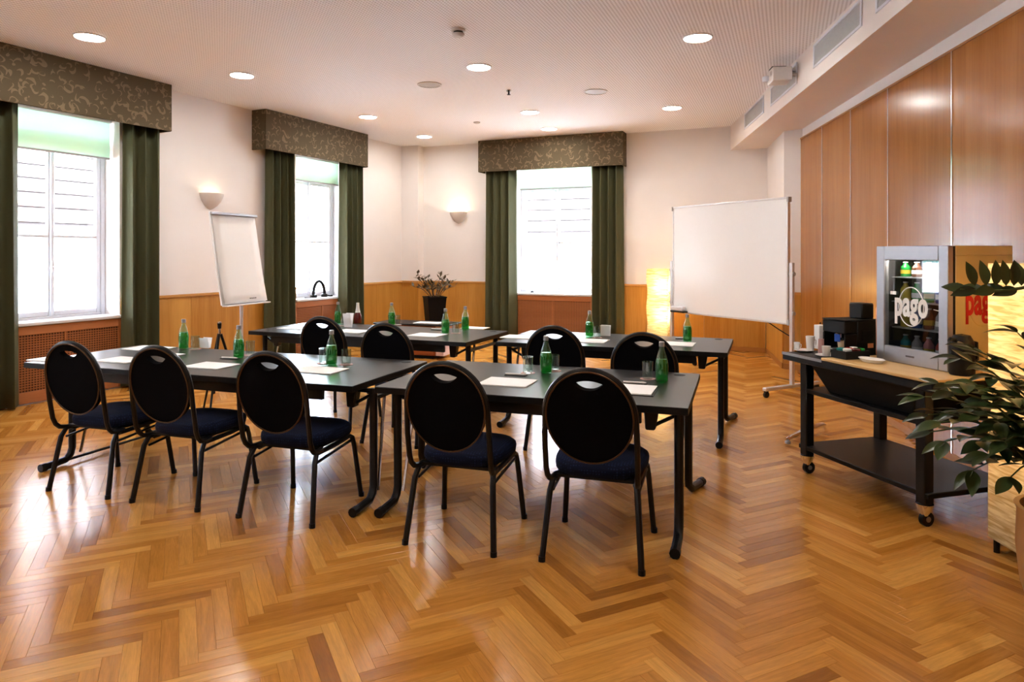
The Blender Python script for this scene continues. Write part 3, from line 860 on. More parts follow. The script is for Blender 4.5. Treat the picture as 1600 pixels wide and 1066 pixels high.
# ------------------------------------------------------------------ things on the tables
def make_bottle():
    t_ = thing('water_bottle', '', 'bottle', (0, 0, 0), 0, 'green water bottles on the tables')
    MB().lathe([(0, .003), (.022, .002), (.034, .0), (.038, .006), (.039, .05), (.039, .105), (.037, .120), (.030, .148), (.020, .178), (.0155, .195), (.0150, .214), (0, .214)], 20).build('glass_body', 'bottle_pale', t_)
    MB().lathe([(0, .008), (.033, .008), (.0355, .014), (.0365, .10), (.035, .116), (.031, .134), (0, .135)], 20).build('water', 'bottle_green', t_)
    MB().lathe([(0, .210), (.0165, .210), (.0165, .236), (.014, .239), (0, .239)], 16).build('screw_cap', 'cap_grey', t_)
    MB().lathe([(.0395, .088), (.0398, .088), (.0398, .093), (.0395, .093)], 20).build('label_band', 'bottle_pale', t_)
    return t_


BT = [(287, 545, 'green water bottle farthest left on the long front table'),
      (373, 559, 'green water bottle in the middle of the long front table, behind the third chair'),
      (518, 570, 'green water bottle at the right end of the long front table'),
      (853, 583, 'green water bottle in the middle of the front right table'),
      (1034, 596, 'green water bottle at the right end of the front right table'),
      (528, 506, 'green water bottle behind the leftmost rear chair'),
      (612, 508, 'green water bottle on the rear left table, behind the second rear chair'),
      (696, 521, 'green water bottle before the potted plant on the rear left table'),
      (727, 516, 'green water bottle at the right end of the rear left table'),
      (921, 526, 'green water bottle between the two chairs of the rear right table'),
      (1074, 534, 'green water bottle before the whiteboard on the rear right table')]
b0 = make_bottle()
for i, (px, py, lb) in enumerate(BT):
    p = at(px, py, ZT)
    if i == 0: b0.location = p; b0['label'] = lb
    else: dup(b0, p, i*.7, lb)


def make_glass():
    t_ = thing('tumbler', '', 'glass', (0, 0, 0), 0, 'drinking glasses on the tables')
    MB().lathe([(0, 0), (.028, 0), (.031, .004), (.033, .105), (.0312, .105), (.0292, .010), (0, .009)], 20).build('glass_wall', 'clear_glass', t_)
    MB().lathe([(.0312, .1035), (.0332, .1035), (.0332, .1065), (.0312, .1065)], 20).build('rim', 'bottle_pale', t_)
    return t_


GL = [(305, 546, 'drinking glass right of the leftmost bottle on the long front table'), (391, 555, 'drinking glass beside the middle bottle of the long front table'),
      (506, 568, 'drinking glass left of the bottle at the right end of the long front table'), (541, 570, 'drinking glass right of the bottle at the right end of the long front table'),
      (825, 583, 'drinking glass left of the bottle on the middle of the front right table'), (866, 580, 'drinking glass right behind the bottle on the middle of the front right table'),
      (1012, 592, 'drinking glass left of the bottle at the right end of the front right table'),
      (537, 509, 'drinking glass by the bottle behind the leftmost rear chair'), (933, 528, 'drinking glass right of the bottle between the rear right chairs'),
      (621, 508, 'drinking glass by the bottle behind the second rear chair'), (712, 521, 'drinking glass between the two bottles before the potted plant')]
g0 = make_glass()
for i, (px, py, lb) in enumerate(GL):
    p = at(px, py, ZT+.003)
    if i == 0: g0.location = p; g0['label'] = lb
    else: dup(g0, p, 0, lb)
c0 = None
CO = {0: 'left on the long front table', 2: 'third along the long front table', 3: 'at the right end of the long front table', 4: 'left on the front right table', 5: 'in the middle of the front right table', 6: 'at the right end of the front right table', 7: 'behind the leftmost rear chair', 8: 'on the rear right table', 1: 'by the middle bottle of the long front table', 9: 'behind the second rear chair', 10: 'before the potted plant'}
for i, (px, py, lb) in enumerate(GL):
    p = at(px, py, ZT)
    o = MB().lathe([(0, 0), (.046, 0), (.046, .0025), (0, .0025)], 20).build('coaster', 'pink_card', None, p)
    tag(o, 'pinkish round coaster under a glass, '+CO[i], 'coaster', 'round paper coasters')


def sheet(px, py, ang, label, w_=.21, h_=.297, folder=False, n=6, z=ZT):
    p = at(px, py, z)
    t_ = thing('note_pad', label, 'paper', p, ang, 'white note pads on the tables')
    th = .006
    if folder: box(-w_/2-.012, -h_/2-.012, 0, w_/2+.014, h_/2+.01, .004).build('folder', 'black_plastic', t_)
    b = .004 if folder else 0
    box(-w_/2, -h_/2, b, w_/2, h_/2, b+th-.0012).build('pad_body', 'paper', t_)
    o = box(-w_/2+.001, -h_/2+.002, b+th-.0012, w_/2+.003, h_/2, b+th).build('top_sheet', 'paper', t_); o.rotation_euler = (0, 0, radians(-1.2))


T = TA1+pi/2
SH = [(330, 572, TA1, 'white note pad before the third chair on the long front table', .30, .22, 0), (498, 579, TA1, 'white note pad at the right end of the long front table', .32, .22, 0),
      (192, 563, TA1, 'white note pad between the first and second chairs on the long front table', .30, .22, 0), (232, 545, TA1, 'white note pad lying farthest back on the left of the long front table', .34, .22, 0),
      (80, 562, TA1, 'white note pad on the left tip of the long front table', .26, .18, 0), (272, 555, TA1, 'small white sheet before the leftmost bottle on the long front table', .12, .10, 0),
      (793, 598, TA2, 'white note pad behind the fourth front chair on the front right table', .30, .24, 0), (985, 610, TA2, 'white note pad on a black folder behind the rightmost front chair', .26, .26, 1),
      (462, 513, TA3, 'white note pad left of the leftmost rear chair', .30, .22, 0), (550, 518, TA3, 'white note pad between the two chairs of the rear left table', .32, .24, 0),
      (668, 524, TA3, 'white note pad right of the second rear chair on the rear left table', .30, .24, 0), (742, 513, TA3, 'white note pad at the far right end of the rear left table', .26, .18, 0),
      (812, 527, TA4, 'white note pad at the left end of the rear right table', .30, .24, 0), (918, 533, TA4, 'white note pad between the two chairs of the rear right table', .34, .24, 0),
      (1058, 538, TA4, 'white note pad right of the rightmost rear chair', .28, .24, 0)]
for px, py, a, lb, w_, h_, fo in SH: sheet(px, py, a, lb, w_, h_, bool(fo))


def card(px, py, ang, label, z=ZT):
    p = at(px, py, z); t_ = thing('pen_tray', label, 'pen', p, ang, 'white pens on dark trays')
    box(-.07, -.022, 0, .07, .022, .003).build('tray', 'dark', t_)
    MB().tube([(-.068, -.004, .009), (.05, .003, .009), (.066, .004, .009)], [.006, .006, .002], 8).build('pen_body', 'white_ceramic', t_)


card(806, 587, TA2, 'white pen left of the bottle on the front right table')
card(992, 600, TA2, 'white pen behind the rightmost front chair')
card(684, 516, TA3, 'white pen beside the note pad on the rear left table')
card(359, 561, TA1, 'white pen left of the middle bottle on the long front table')
card(1068, 530, TA4, 'white pen on the rear right table before the whiteboard')

for px, py, hh, lb in ((321, 544, .085, 'white folded card standing right of the leftmost bottle'), (544, 512, .15, 'tall white folded card standing behind the leftmost rear chair'), (946, 525, .10, 'white folded card standing between the chairs of the rear right table')):
    p = at(px, py, ZT); t_ = thing('table_card', lb, 'card', p, TA1, 'folded white cards on the tables')
    MB().obox((0, -.018, hh/2), (1, 0, 0), (0, .98, .2), (0, -.2, .98), .045, .0008, hh/2).build('card_leaf', 'paper', t_)
    MB().obox((0, .018, hh/2), (1, 0, 0), (0, .98, -.2), (0, .2, .98), .045, .0008, hh/2).build('card_leaf', 'paper', t_)
p = at(559, 505, ZT); t_ = thing('juice_bottle', 'dark red juice bottle with white top on the rear left table', 'bottle', p)
MB().lathe([(0, 0), (.042, 0), (.045, .006), (.045, .06), (.036, .10), (.028, .118), (0, .118)], 20).build('juice_body', 'dark_red', t_)
MB().lathe([(0, .118), (.028, .118), (.020, .165), (.016, .20), (.016, .225), (0, .226)], 16).build('white_neck', 'cap_white', t_)

# ------------------------------------------------------------------ flip chart
fc = thing('flip_chart', 'white flip chart easel before the left wall between the windows', 'flip chart', (-2.95, 7.55, 0), atan2(.7, .22))
lean = .16
def fp(u, v, d_=0): return Vector((u, .0+lean*v+d_, .945+v))       # v = height on the board
m = MB(); a_ = [fp(-.36, 0), fp(.36, 0), fp(.36, 1.0), fp(-.36, 1.0)]
m.add([*a_, *[p_+Vector((0, .022, 0)) for p_ in a_]], [(0, 1, 2, 3), (7, 6, 5, 4), (0, 4, 5, 1), (1, 5, 6, 2), (2, 6, 7, 3), (3, 7, 4, 0)]).build('easel_board', 'white_board', fc, bev=.004)
m = MB()
pp = lambda u, v: fp(u, v, -.012+(-.012 if v < .12 else 0))
m.grid(lambda u, v: tuple(fp(-.345+.69*u, .015+.95*v, -.010-.02*(1-v)**3)), 6, 10)
o = m.build('paper_pad', 'paper', fc); md = o.modifiers.new('thick', 'SOLIDIFY'); md.thickness = .006
MB().bar(fp(-.37, .985, -.018), fp(.37, .985, -.018), .035, .03).build('clamp_bar', 'steel', fc, bev=.006)
MB().bar(fp(-.36, -.005, -.03), fp(.36, -.005, -.03), .07, .014).build('pen_shelf', 'alu', fc, bev=.004)
for u in (-.05, -.02, .01, .04): MB().bar(fp(u+.1, .055, -.031), fp(u+.116, .055, -.031), .002, .012).build('print_mark', 'grey_ink', fc)
MB().tube([(0, .05, .06), (0, .05, 1.2)], .019, 12).build('post', 'alu', fc)
box(-.05, .03, .98, .05, .16, 1.06).build('tilt_joint', 'grey_plastic', fc, bev=.01)
for i in range(5):
    a = 2*pi*i/5+.3
    lg = MB().tube([(0, .05, .075), (.18*cos(a), .05+.18*sin(a), .07), (.33*cos(a), .05+.33*sin(a), .055)], [.022, .018, .014], 8).build('leg', 'alu', fc)
    MB().lathe([(0, 0), (.02, 0), (.022, .02), (.012, .052), (0, .054)], 12, (.33*cos(a), .05+.33*sin(a), 0)).build('glide', 'black_plastic', lg)

# folded black stand behind the long front table
p = at(349, 545, ZT)
ts = thing('folded_tripod', 'slim black folded stand with chrome neck rising behind the long front table', 'tripod', (-2.72, 6.35, 0), .2)
MB().tube([(0, 0, .74), (0, 0, .80)], .010, 8).build('neck', 'chrome', ts)
MB().tube([(0, 0, .80), (0, 0, .85)], [.016, .020], 10).build('grip', 'black_plastic', ts)
MB().lathe([(0, .85), (.018, .85), (.018, .862), (0, .865)], 12).build('tip', 'chrome', ts)
for i in range(3):
    a = 2*pi*i/3+.35; MB().tube([(.012*cos(a), .012*sin(a), .75), (.23*cos(a), .23*sin(a), .008)], [.013, .009], 8).build('leg', 'black_metal', ts)

# ------------------------------------------------------------------ whiteboard on a mobile stand
wb = thing('mobile_whiteboard', 'large white mobile whiteboard on a silver stand at the right back corner', 'whiteboard', (2.089, 8.95, 0), atan2(-.882, .470))
LB = 1.916
box(.07, -.02, .755, LB-.07, .01, 2.085).build('board', 'white_board', wb, smooth=0)
m = MB(); m.box(.05, -.026, .735, LB-.05, .016, .757).box(.05, -.026, 2.083, LB-.05, .016, 2.105).box(.05, -.026, .757, .072, .016, 2.083).box(LB-.072, -.026, .757, LB-.05, .016, 2.083)
m.build('board_frame', 'alu', wb, bev=.003)
for x in (.05, LB-.05):
    for z in (.735, 2.105-.05): box(x-.012, -.03, z-.005, x+.012, .02, z+.05).build('corner_cap', 'grey_plastic', wb)
for x in (.015, LB-.015):
    box(x-.02, -.022, .10, x+.02, .018, 1.40).build('post', 'alu', wb, bev=.004)
    for z in (.86, 1.28): MB().tube([(x-.03, 0, z), (x+.03, 0, z)], .022, 12).build('clamp_knob', 'grey_plastic', wb)
    ft = box(x-.025, -.42, .07, x+.025, .42, .105).build('foot_bar', 'alu', wb, bev=.006)
    for y in (-.39, .39):
        MB().tube([(x-.012, y, .033), (x+.012, y, .033)], .033, 14).build('castor', 'black_plastic', ft)
        box(x-.016, y-.015, .04, x+.016, y+.015, .072).build('castor_fork', 'dark', ft)
MB().tube([(.03, .03, 1.0), (LB-.03, .03, 1.0)], .014, 8).build('cross_tube', 'alu', wb)
MB().tube([(LB-.35, .012, .74), (LB-.22, .012, .68), (LB-.10, .012, .63), (LB-.02, .015, .60)], .006, 6).build('cable', 'dark', wb)
tr = box(.09, -.105, .745, .34, -.028, .765).build('pen_tray', 'dark', wb, bev=.004)
es = box(.10, -.10, .766, .31, -.035, .825).build('board_eraser', 'white_paint', None, wb.location, wb.rotation_euler.z, bev=.012, seg=2)
tag(es, 'white board eraser on the tray at the whiteboard lower left corner', 'eraser')

# ------------------------------------------------------------------ paper floor lamps
def paper_lamp(x, y, rz, w_, h_, label, bulbs, wave=.012):
    t_ = thing('floor_lamp', label, 'lamp', (x, y, 0), rz, 'square paper floor lamps')
    z0 = .07
    m = MB(); n = 28
    ring = []
    for i in range(8):
        a = [(-1, -1), (0, -1), (1, -1), (1, 0), (1, 1), (0, 1), (-1, 1), (-1, 0)][i]; ring.append(a)
    vs = []; nv = n
    for j in range(nv+1):
        z = z0+(h_-z0)*j/nv; s = 1+wave*sin(j/nv*pi*5)
        for a, b in ring: vs.append((a*w_/2*s, b*w_/2*s, z))
    fs = [(j*8+i, j*8+(i+1) % 8, (j+1)*8+(i+1) % 8, (j+1)*8+i) for j in range(nv) for i in range(8)]
    m.add(vs, fs); m.build('lamp_shade', 'shade', t_, smooth=50)
    for a, b in ((-1, -1), (1, -1), (1, 1), (-1, 1)):
        MB().tube([(a*w_*.42, b*w_*.42, 0), (a*w_*.42, b*w_*.42, z0+.05)], .014, 8).build('foot', 'black_metal', t_)
    box(-w_*.45, -w_*.45, z0+.01, w_*.45, w_*.45, z0+.03).build('base_plate', 'black_metal', t_)
    MB().tube([(0, 0, z0+.03), (0, 0, h_*.8)], .010, 8).build('stem', 'black_metal', t_)
    for z, e_ in bulbs:
        MB().lathe([(0, -.04), (.025, -.03), (.032, 0), (.02, .03), (0, .045)], 12, (.03, 0, z)).build('bulb', 'bulb_glow', t_)
        ld = bpy.data.lights.new('bulb_light', 'POINT'); ld.energy = e_; ld.color = (1, .78, .46); ld.shadow_soft_size = .04
        lo = bpy.data.objects.new('bulb_light', ld); C.objects.link(lo); lo.parent = t_; lo.location = (.07, 0, z)
    return t_


paper_lamp(2.27, 10.55, BA, .31, 1.26, 'glowing yellow paper floor lamp left of the whiteboard', [(1.0, 5), (.55, 4)], .05)
lp = paper_lamp(2.565, 3.29, radians(0), .32, 1.45, 'tall glowing paper floor lamp at the right edge of the picture', [(1.20, 3.6), (.62, 1.3)], .004)  # lower bulb is added to brighten the lower part of the shade
tw = MB()
for i in range(6):
    a = random.uniform(0, 2*pi); tw.tube([(0, 0, 0), (.05*cos(a), .05*sin(a)-.02, .05+.01*i), (.09*cos(a), .09*sin(a)-.03, .06+.02*i)], [.003, .002, .001], 5)
o = tw.build('dry_twigs', 'twig', None, (2.44, 10.36, .78)); tag(o, 'small dry twigs tied to the yellow lamp beside the whiteboard', 'twigs')
o.parent = None

# ------------------------------------------------------------------ potted plant at the back
pp_ = thing('potted_plant', 'sparse bronze leaved plant in a tall black tapered planter by the back wall', 'plant', at(679, 539, 0)+Vector((.03, -.25, 0)), .4)
MB().lathe([(0, 0), (.13, 0), (.135, .01), (.215, .79), (.225, .795), (.225, .81), (.20, .81), (.195, .77), (0, .77)], 4).build('planter', 'pot_black', pp_, rz=pi/4, smooth=20)
box(-.13, -.13, .765, .13, .13, .775).build('soil', 'soil', pp_)
br = MB(); lf = MB()
random.seed(3)
for i in range(19):
    a = 2*pi*i/19+random.uniform(-.2, .2); R_ = random.uniform(.14, .36); hz = random.uniform(.16, .44)
    p0 = Vector((.04*cos(a), .04*sin(a), .77)); p2 = Vector((R_*cos(a), R_*sin(a), .77+hz)); p1 = (p0+p2)/2+Vector((0, 0, .06))
    br.tube([p0, p1, p2], [.006, .005, .003], 5)
    for j in range(9):
        f_ = .35+.65*j/8; q_ = p0.lerp(p1, f_*2) if f_ < .5 else p1.lerp(p2, f_*2-1)
        d_ = Vector((random.uniform(-1, 1), random.uniform(-1, 1), random.uniform(-.1, .9))).normalized(); sd = d_.cross(Vector((0, 0, 1))).normalized(); L_ = random.uniform(.07, .125)
        nn = d_.cross(sd)*.006
        lf.add([q_, q_+d_*L_*.5+sd*L_*.22, q_+d_*L_, q_+d_*L_*.5-sd*L_*.22, q_+d_*L_*.5+nn], [(0, 1, 4), (1, 2, 4), (2, 3, 4), (3, 0, 4)])
br.build('branches', 'twig', pp_); o = lf.build('foliage', 'leaf_bronze', pp_, smooth=0); o['kind'] = 'stuff'

# low cabinet before the plant
cb_ = thing('low_cabinet', 'low reddish wood cabinet with dark top behind the rear left table', 'cabinet', at(680, 562, 0), radians(-19))
box(-.95, 0, .05, 0, .45, .47).build('cabinet_body', 'cabinet_wood', cb_, bev=.004)
box(-.98, -.04, .47, .20, .48, .495).build('cabinet_top', 'black_plastic', cb_, bev=.01)
box(-.90, .03, 0, -.05, .42, .05).build('plinth', 'dark', cb_)
for i in range(2): 
    d_ = box(-.93+.46*i, -.014, .07, -.49+.46*i, 0, .455).build('cabinet_door', 'cabinet_wood', cb_, bev=.003)
    MB().lathe([(0, 0), (.012, 0), (.014, .015), (0, .02)], 10, (0, 0, 0)).build('knob', 'steel', d_, (-.52+.46*i+(0 if i == 0 else -.36), -.014, .3))
    d_.children[0].rotation_euler = (pi/2, 0, 0)
box(.0, .02, .05, .12, .43, .47).build('end_panel', 'pale_panel', cb_) if 'pale_panel' in M else None
po = thing('paper_stack', 'white papers lying on the low cabinet before the plant', 'paper', at(672, 505.5, .495), radians(-19))
box(-.22, -.10, 0, .17, .12, .008).build('lower_sheets', 'paper', po)
o = box(-.20, -.11, .008, .18, .10, .014).build('upper_sheets', 'paper', po); o.rotation_euler = (0, 0, .08)

# headset on the middle window sill, latch on the back sill
hp = wl(LO, LA, 3.34, .09, SILL+.035)
hs_ = thing('headset', 'black headset lying on the sill of the middle window', 'headset', hp, LA)
MB().tube([(-.13+.0, .0, .03)]+[(-.13+.13*(1-cos(pi*i/12))*1.0, .0, .03+.22*sin(pi*i/12)) for i in range(1, 12)]+[(.13, 0, .03)], .024, 8).build('headband', 'navy_plastic' if 'navy_plastic' in M else 'black_plastic', hs_)
for x in (-.12, .12):
    MB().lathe([(0, 0), (.05, 0), (.055, .02), (.045, .045), (0, .05)], 16, (x, 0, 0)).build('ear_cup', 'black_plastic', hs_)
MB().tube([(.12, -.02, .03), (.2, -.04, .012), (.27, -.03, .01)], [.012, .010, .014], 8).build('microphone_boom', 'black_plastic', hs_)
MB().tube([(-.14, 0, .012), (-.22, -.03, .006), (-.30, .02, .006), (-.24, .06, .006)], .005, 6).build('cord', 'black_plastic', hs_)
lt = MB().lathe([(0, 0), (.03, 0), (.032, .012), (.014, .03), (0, .032)], 12).build('door_stop', 'black_plastic', None, wl(BO, BA, 2.02, .12, SILL+.035)); tag(lt, 'small black stopper lying on the sill of the rightmost window', 'stopper')

# ------------------------------------------------------------------ serving cart
CA = atan2(-.963, .27); CO_ = (1.864, 4.71, 0); ZC = .82
def cl(x, y, z): return wl(CO_, CA, x, y, z)
ct = thing('serving_cart', 'black serving cart on castors at the right with a wooden board top', 'cart', CO_, CA)
box(0, 0, ZC-.05, 1.20, .82, ZC).build('cart_top', 'black_plastic', ct, bev=.006)
box(.385, -.008, ZC, 1.205, .80, ZC+.018).build('wooden_board', 'board_wood', ct, bev=.004)
m = MB().box(.0, -.004, ZC-.014, .385, 0, ZC+.004)
m.build('edge_strip', 'steel', ct)
for z0, z1, x0, x1, nm in ((.165, .195, .04, 1.08, 'lower_shelf'), (.555, .585, .09, 1.03, 'middle_shelf')):
    box(x0, .10, z0, x1, .76, z1).build(nm, 'black_plastic', ct, bev=.004)
for x in (.09, 1.03):
    for y in (.13, .74):
        lg = box(x-.032, y-.032, .125, x+.032, y+.032, ZC-.05).build('leg', 'black_metal', ct, bev=.005)
        MB().lathe([(0, .125), (.045, .125), (.045, .115), (.03, .08), (.018, .06), (0, .06)], 16, (x, y, 0)).build('castor_housing', 'chrome', lg)
        MB().tube([(x-.014, y+.012, .040), (x+.014, y+.012, .040)], .040, 16).build('castor_wheel', 'black_plastic', lg)
        MB().tube([(x-.017, y+.012, .040), (x+.017, y+.012, .040)], .016, 10).build('castor_hub', 'steel', lg)
m = MB(); a_ = [(.14, .10, ZC-.05), (1.02, .10, ZC-.05), (.92, .16, .585), (.26, .16, .585), (.14, .78, ZC-.05), (1.02, .78, ZC-.05), (.92, .70, .585), (.26, .70, .585)]
m.add(a_, [(0, 1, 2, 3), (7, 6, 5, 4), (0, 4, 5, 1), (1, 5, 6, 2), (2, 6, 7, 3), (3, 7, 4, 0)]).build('tapered_bin', 'dark', ct, bev=.004)

# fridge
fx, fy = .526, .30; FW, FD, FH = .508, .46, .705; ZF = ZC+.019
fr_ = thing('display_fridge', 'golden drinks fridge with glass door standing on the black cart', 'fridge', cl(fx, fy, ZF), CA)
m = MB(); s_ = .035
m.box(0, .045, 0, FW, FD, s_).box(0, .045, FH-s_-.02, FW, FD, FH).box(0, .045, s_, s_, FD, FH-s_-.02).box(FW-s_, .045, s_, FW, FD, FH-s_-.02).box(s_, FD-s_, s_, FW-s_, FD, FH-s_-.02)
m.build('cabinet', 'gold_side', fr_, bev=.003)
m = MB(); m.box(s_, FD-s_-.004, s_, FW-s_, FD-s_, FH-.055).box(s_, .05, s_, s_+.003, FD-s_, FH-.055).box(FW-s_-.003, .05, s_, FW-s_, FD-s_, FH-.055).box(s_, .05, s_, FW-s_, FD-s_, s_+.003)
m.build('inner_liner', 'dark', fr_, smooth=0)
box(0, .030, .004, FW, .045, FH-.004).build('door_gasket', 'dark', fr_) if False else None
m = MB(); gk = .012; m.box(.004, .028, .004, .05, .045, FH-.004).box(FW-.05, .028, .004, FW-.004, .045, FH-.004).box(.05, .028, .004, FW-.05, .045, .06).box(.05, .028, FH-.06, FW-.05, .045, FH-.004)
m.build('door_gasket', 'dark', fr_)
m = MB(); b1, b2, b3 = .062, .095, .085
m.box(0, -.012, 0, b1, .028, FH).box(FW-b1, -.012, 0, FW, .028, FH).box(b1, -.012, 0, FW-b1, .028, b2).box(b1, -.012, FH-b3, FW-b1, .028, FH)
dr = m.build('door', 'steel', fr_, bev=.004)
box(b1, -.002, b2, FW-b1, .004, FH-b3).build('door_glass', 'fridge_glass', dr, smooth=0)
box(FW/2-.03, -.0135, .045, FW/2+.03, -.012, .055).build('badge', 'grey_ink', dr)
for z in (.20, .36, .51): box(s_+.003, .07, z, FW-s_-.003, FD-s_-.004, z+.006).build('shelf', 'grey_plastic', fr_)
box(.08, .06, FH-.075, FW-.08, .10, FH-.057).build('light_strip', 'strip_glow', fr_)


def text_mesh(body, size, name, mat, parent, loc, rot, off=.012, ext=.0015):
    cu = bpy.data.curves.new('txt', 'FONT'); cu.body = body; cu.size = size; cu.align_x = 'CENTER'; cu.align_y = 'CENTER'
    cu.offset = size*off; cu.extrude = ext; cu.space_character = 1.02; cu.resolution_u = 4
    to = bpy.data.objects.new('txt', cu); C.objects.link(to)
    bpy.context.view_layer.update()
    me = bpy.data.meshes.new_from_object(to.evaluated_get(bpy.context.evaluated_depsgraph_get()))
    bpy.data.objects.remove(to); bpy.data.curves.remove(cu)
    me.name = name; me.materials.clear(); me.materials.append(M[mat])
    o = bpy.data.objects.new(name, me); C.objects.link(o); o.parent = parent; o.location = loc; o.rotation_euler = rot
    return o


gx, gz = FW/2, .345
o = text_mesh('pago', .175, 'brand_lettering', 'white_ink', dr, (gx, -.006, gz+.01), (pi/2, 0, 0), .028); o.scale = (.70, 1.22, 1)
o['label'] = 'white word on the glass door'
box(gx-.148, -.0075, gz+.066, gx-.108, -.0045, gz+.086).build('letter_flag', 'white_ink', dr)
MB().tube([(gx+.088*cos(2*pi*i/40), -.004, gz+.115*sin(2*pi*i/40)) for i in range(40)], .003, 5, True).build('ring_emblem', 'white_ink', dr)
MB().tube([(gx+.155, -.004, gz-.005), (gx+.188, -.004, gz-.01)], .002, 5).build('ring_tail', 'white_ink', dr)
o = text_mesh('pago', .175, 'side_lettering', 'red_ink', fr_, (FW+.001, .235, gz+.04), (pi/2, 0, pi/2), .028); o.scale = (.74, 1.25, 1)
o['label'] = 'red word on the golden side'
MB().tube([(FW+.0008, .235+.10*cos(2*pi*i/40), gz+.03+.125*sin(2*pi*i/40)) for i in range(20, 41)], .0016, 5, False).build('side_ring', 'gold_line', fr_)
MB().tube([(FW+.0005, .36, .60), (FW+.006, .36, .60)], .006, 8).build('screw_cover', 'steel', fr_)

# drinks inside the fridge
random.seed(11)
cols = {'green': (.02, .30, .05), 'red': (.45, .03, .02), 'blue': (.03, .10, .40), 'teal': (.02, .25, .25), 'brown': (.15, .05, .02), 'pink': (.60, .22, .22), 'yellow': (.60, .42, .05), 'grey': (.35, .36, .38)}
for c_, v_ in cols.items(): M['drink_'+c_] = plain('drink_'+c_, v_, .15)
rows = [('bottom', s_+.004, ['teal', 'grey', 'pink', 'red', 'blue'], .12, 'can'), ('second', .207, ['yellow', 'blue', 'brown', 'grey', 'teal'], .125, 'can'),
        ('third', .367, ['yellow', 'green', 'green', 'blue', 'red'], .118, 'can'), ('top', .517, ['green', 'brown', 'pink', 'teal', 'green'], .092, 'cup')]
pos = ['hinge side', 'second from the left', 'in the middle', 'second from the right', 'at the right']
for rn_, z, cs, hh, kd in rows:
    for i, c_ in enumerate(cs):
        x = .085+.084*i; r_ = .029
        p = wl(cl(fx, fy, 0), CA, x, .13, ZF+z)
        t_ = thing('drink_bottle', f'{c_} drink {pos[i]} of the {rn_} shelf in the fridge', 'drink', p, 0, 'drinks in the fridge')
        MB().lathe([(0, 0), (r_*.9, 0), (r_, .006), (r_, hh*.62), (r_*.45, hh*.84), (r_*.42, hh*.94), (0, hh*.94)], 14).build('bottle_body', 'drink_'+c_, t_)
        MB().lathe([(0, hh*.94), (r_*.5, hh*.94), (r_*.5, hh), (0, hh)], 12).build('bottle_cap', 'cap_white', t_)
        MB().lathe([(r_*1.005, hh*.2), (r_*1.015, hh*.2), (r_*1.015, hh*.45), (r_*1.005, hh*.45)], 14).build('paper_band', 'cap_white' if i % 2 else 'drink_yellow', t_)

# coffee machine
cm = thing('coffee_machine', 'black coffee machine on the left half of the cart', 'coffee machine', cl(.124, .225, ZC+.001), CA)
m = MB(); m.box(0, .10, 0, .206, .285, .235).box(0, 0, 0, .206, .10, .035).box(0, 0, .15, .206, .10, .235).box(0, 0, .035, .012, .10, .15).box(.194, 0, .035, .206, .10, .15)
m.build('machine_body', 'black_plastic', cm, bev=.006)
box(-.002, -.004, .235, .208, .287, .241).build('top_lid', 'dark', cm, bev=.003)
MB().tube([(.08, .05, .15), (.08, .05, .118)], .010, 10).build('coffee_spout', 'chrome', cm)
MB().tube([(.125, .05, .15), (.125, .05, .118)], .010, 10).build('coffee_spout', 'chrome', cm)
box(.02, .005, .035, .186, .095, .040).build('drip_grille', 'steel', cm)
box(.115, -.002, .095, .165, .0, .145).build('blue_reflection', 'reflection_blue' if 'reflection_blue' in M else 'drink_blue', cm)  # blue reflection on the machine front, painted as a flat coloured patch
box(.208, .14, .10, .2095, .23, .17).build('side_panel', 'dark', cm)
box(.208, .18, .055, .2095, .225, .085).build('side_badge', 'copper', cm)
box(.05, .17, .241, .17, .27, .345).build('water_tank', 'tank_dark' if 'tank_dark' in M else 'black_plastic', cm, bev=.008)
o = MB().lathe([(0, 0), (.016, 0), (.018, .006), (.018, .30), (.015, .31), (0, .312)], 14).build('copper_canister', 'copper', None, cl(.40, .43, ZC+.019)); tag(o, 'slim copper coloured canister between coffee machine and fridge', 'canister')


def cup(px, py, z, r, h, label, mat='white_ceramic', handle=True, p=None):
    p = p or at(px, py, z); t_ = thing('coffee_cup', label, 'cup', p, 0, 'cups on the cart')
    MB().lathe([(0, 0), (r*.72, 0), (r*.78, h*.05), (r, h), (r*.92, h), (r*.70, h*.08), (0, h*.07)], 20).build('cup_body', mat, t_)
    if handle: MB().tube([(r*.92, 0, h*.8), (r*1.35, 0, h*.72), (r*1.35, 0, h*.38), (r*.85, 0, h*.28)], r*.13, 6).build('cup_handle', mat, t_)


cup(1266, 549, ZC, .030, .105, 'tall white cup left of the coffee machine')
cup(1245, 547, ZC, .022, .055, 'small white cup at the left tip of the cart')
cup(1254, 544, ZC, .020, .062, 'small cream coloured cup behind the left tip of the cart', 'cream', False) if 'cream' in M else None
cup(1291, 556.5, ZC+.012, .028, .065, 'white cup on a saucer before the coffee machine')
M['tan_glaze'] = plain('tan_glaze', (.62, .46, .28), .3)
cup(0, 0, 0, .030, .060, 'tan cup standing under the spout of the coffee machine', 'tan_glaze', p=wl(cl(.124, .225, 0), CA, .145, .034, ZC+.0425))
for px, py, lb in ((1256, 549, 'white saucer at the left of the cart'), (1291, 557, 'white saucer under the cup before the coffee machine')):
    p = at(px, py, ZC+.0005); o = MB().lathe([(0, .003), (.04, .003), (.066, .012), (.068, .011), (.045, 0), (0, 0)], 24).build('saucer', 'white_ceramic', None, p); tag(o, lb, 'saucer', 'saucers on the cart')
p = at(1281, 545, ZC); t_ = thing('milk_carton', 'tall cream white carton left of the coffee machine', 'carton', p, CA)
box(-.028, -.028, 0, .028, .028, .17).build('carton_body', 'paper', t_, bev=.003)
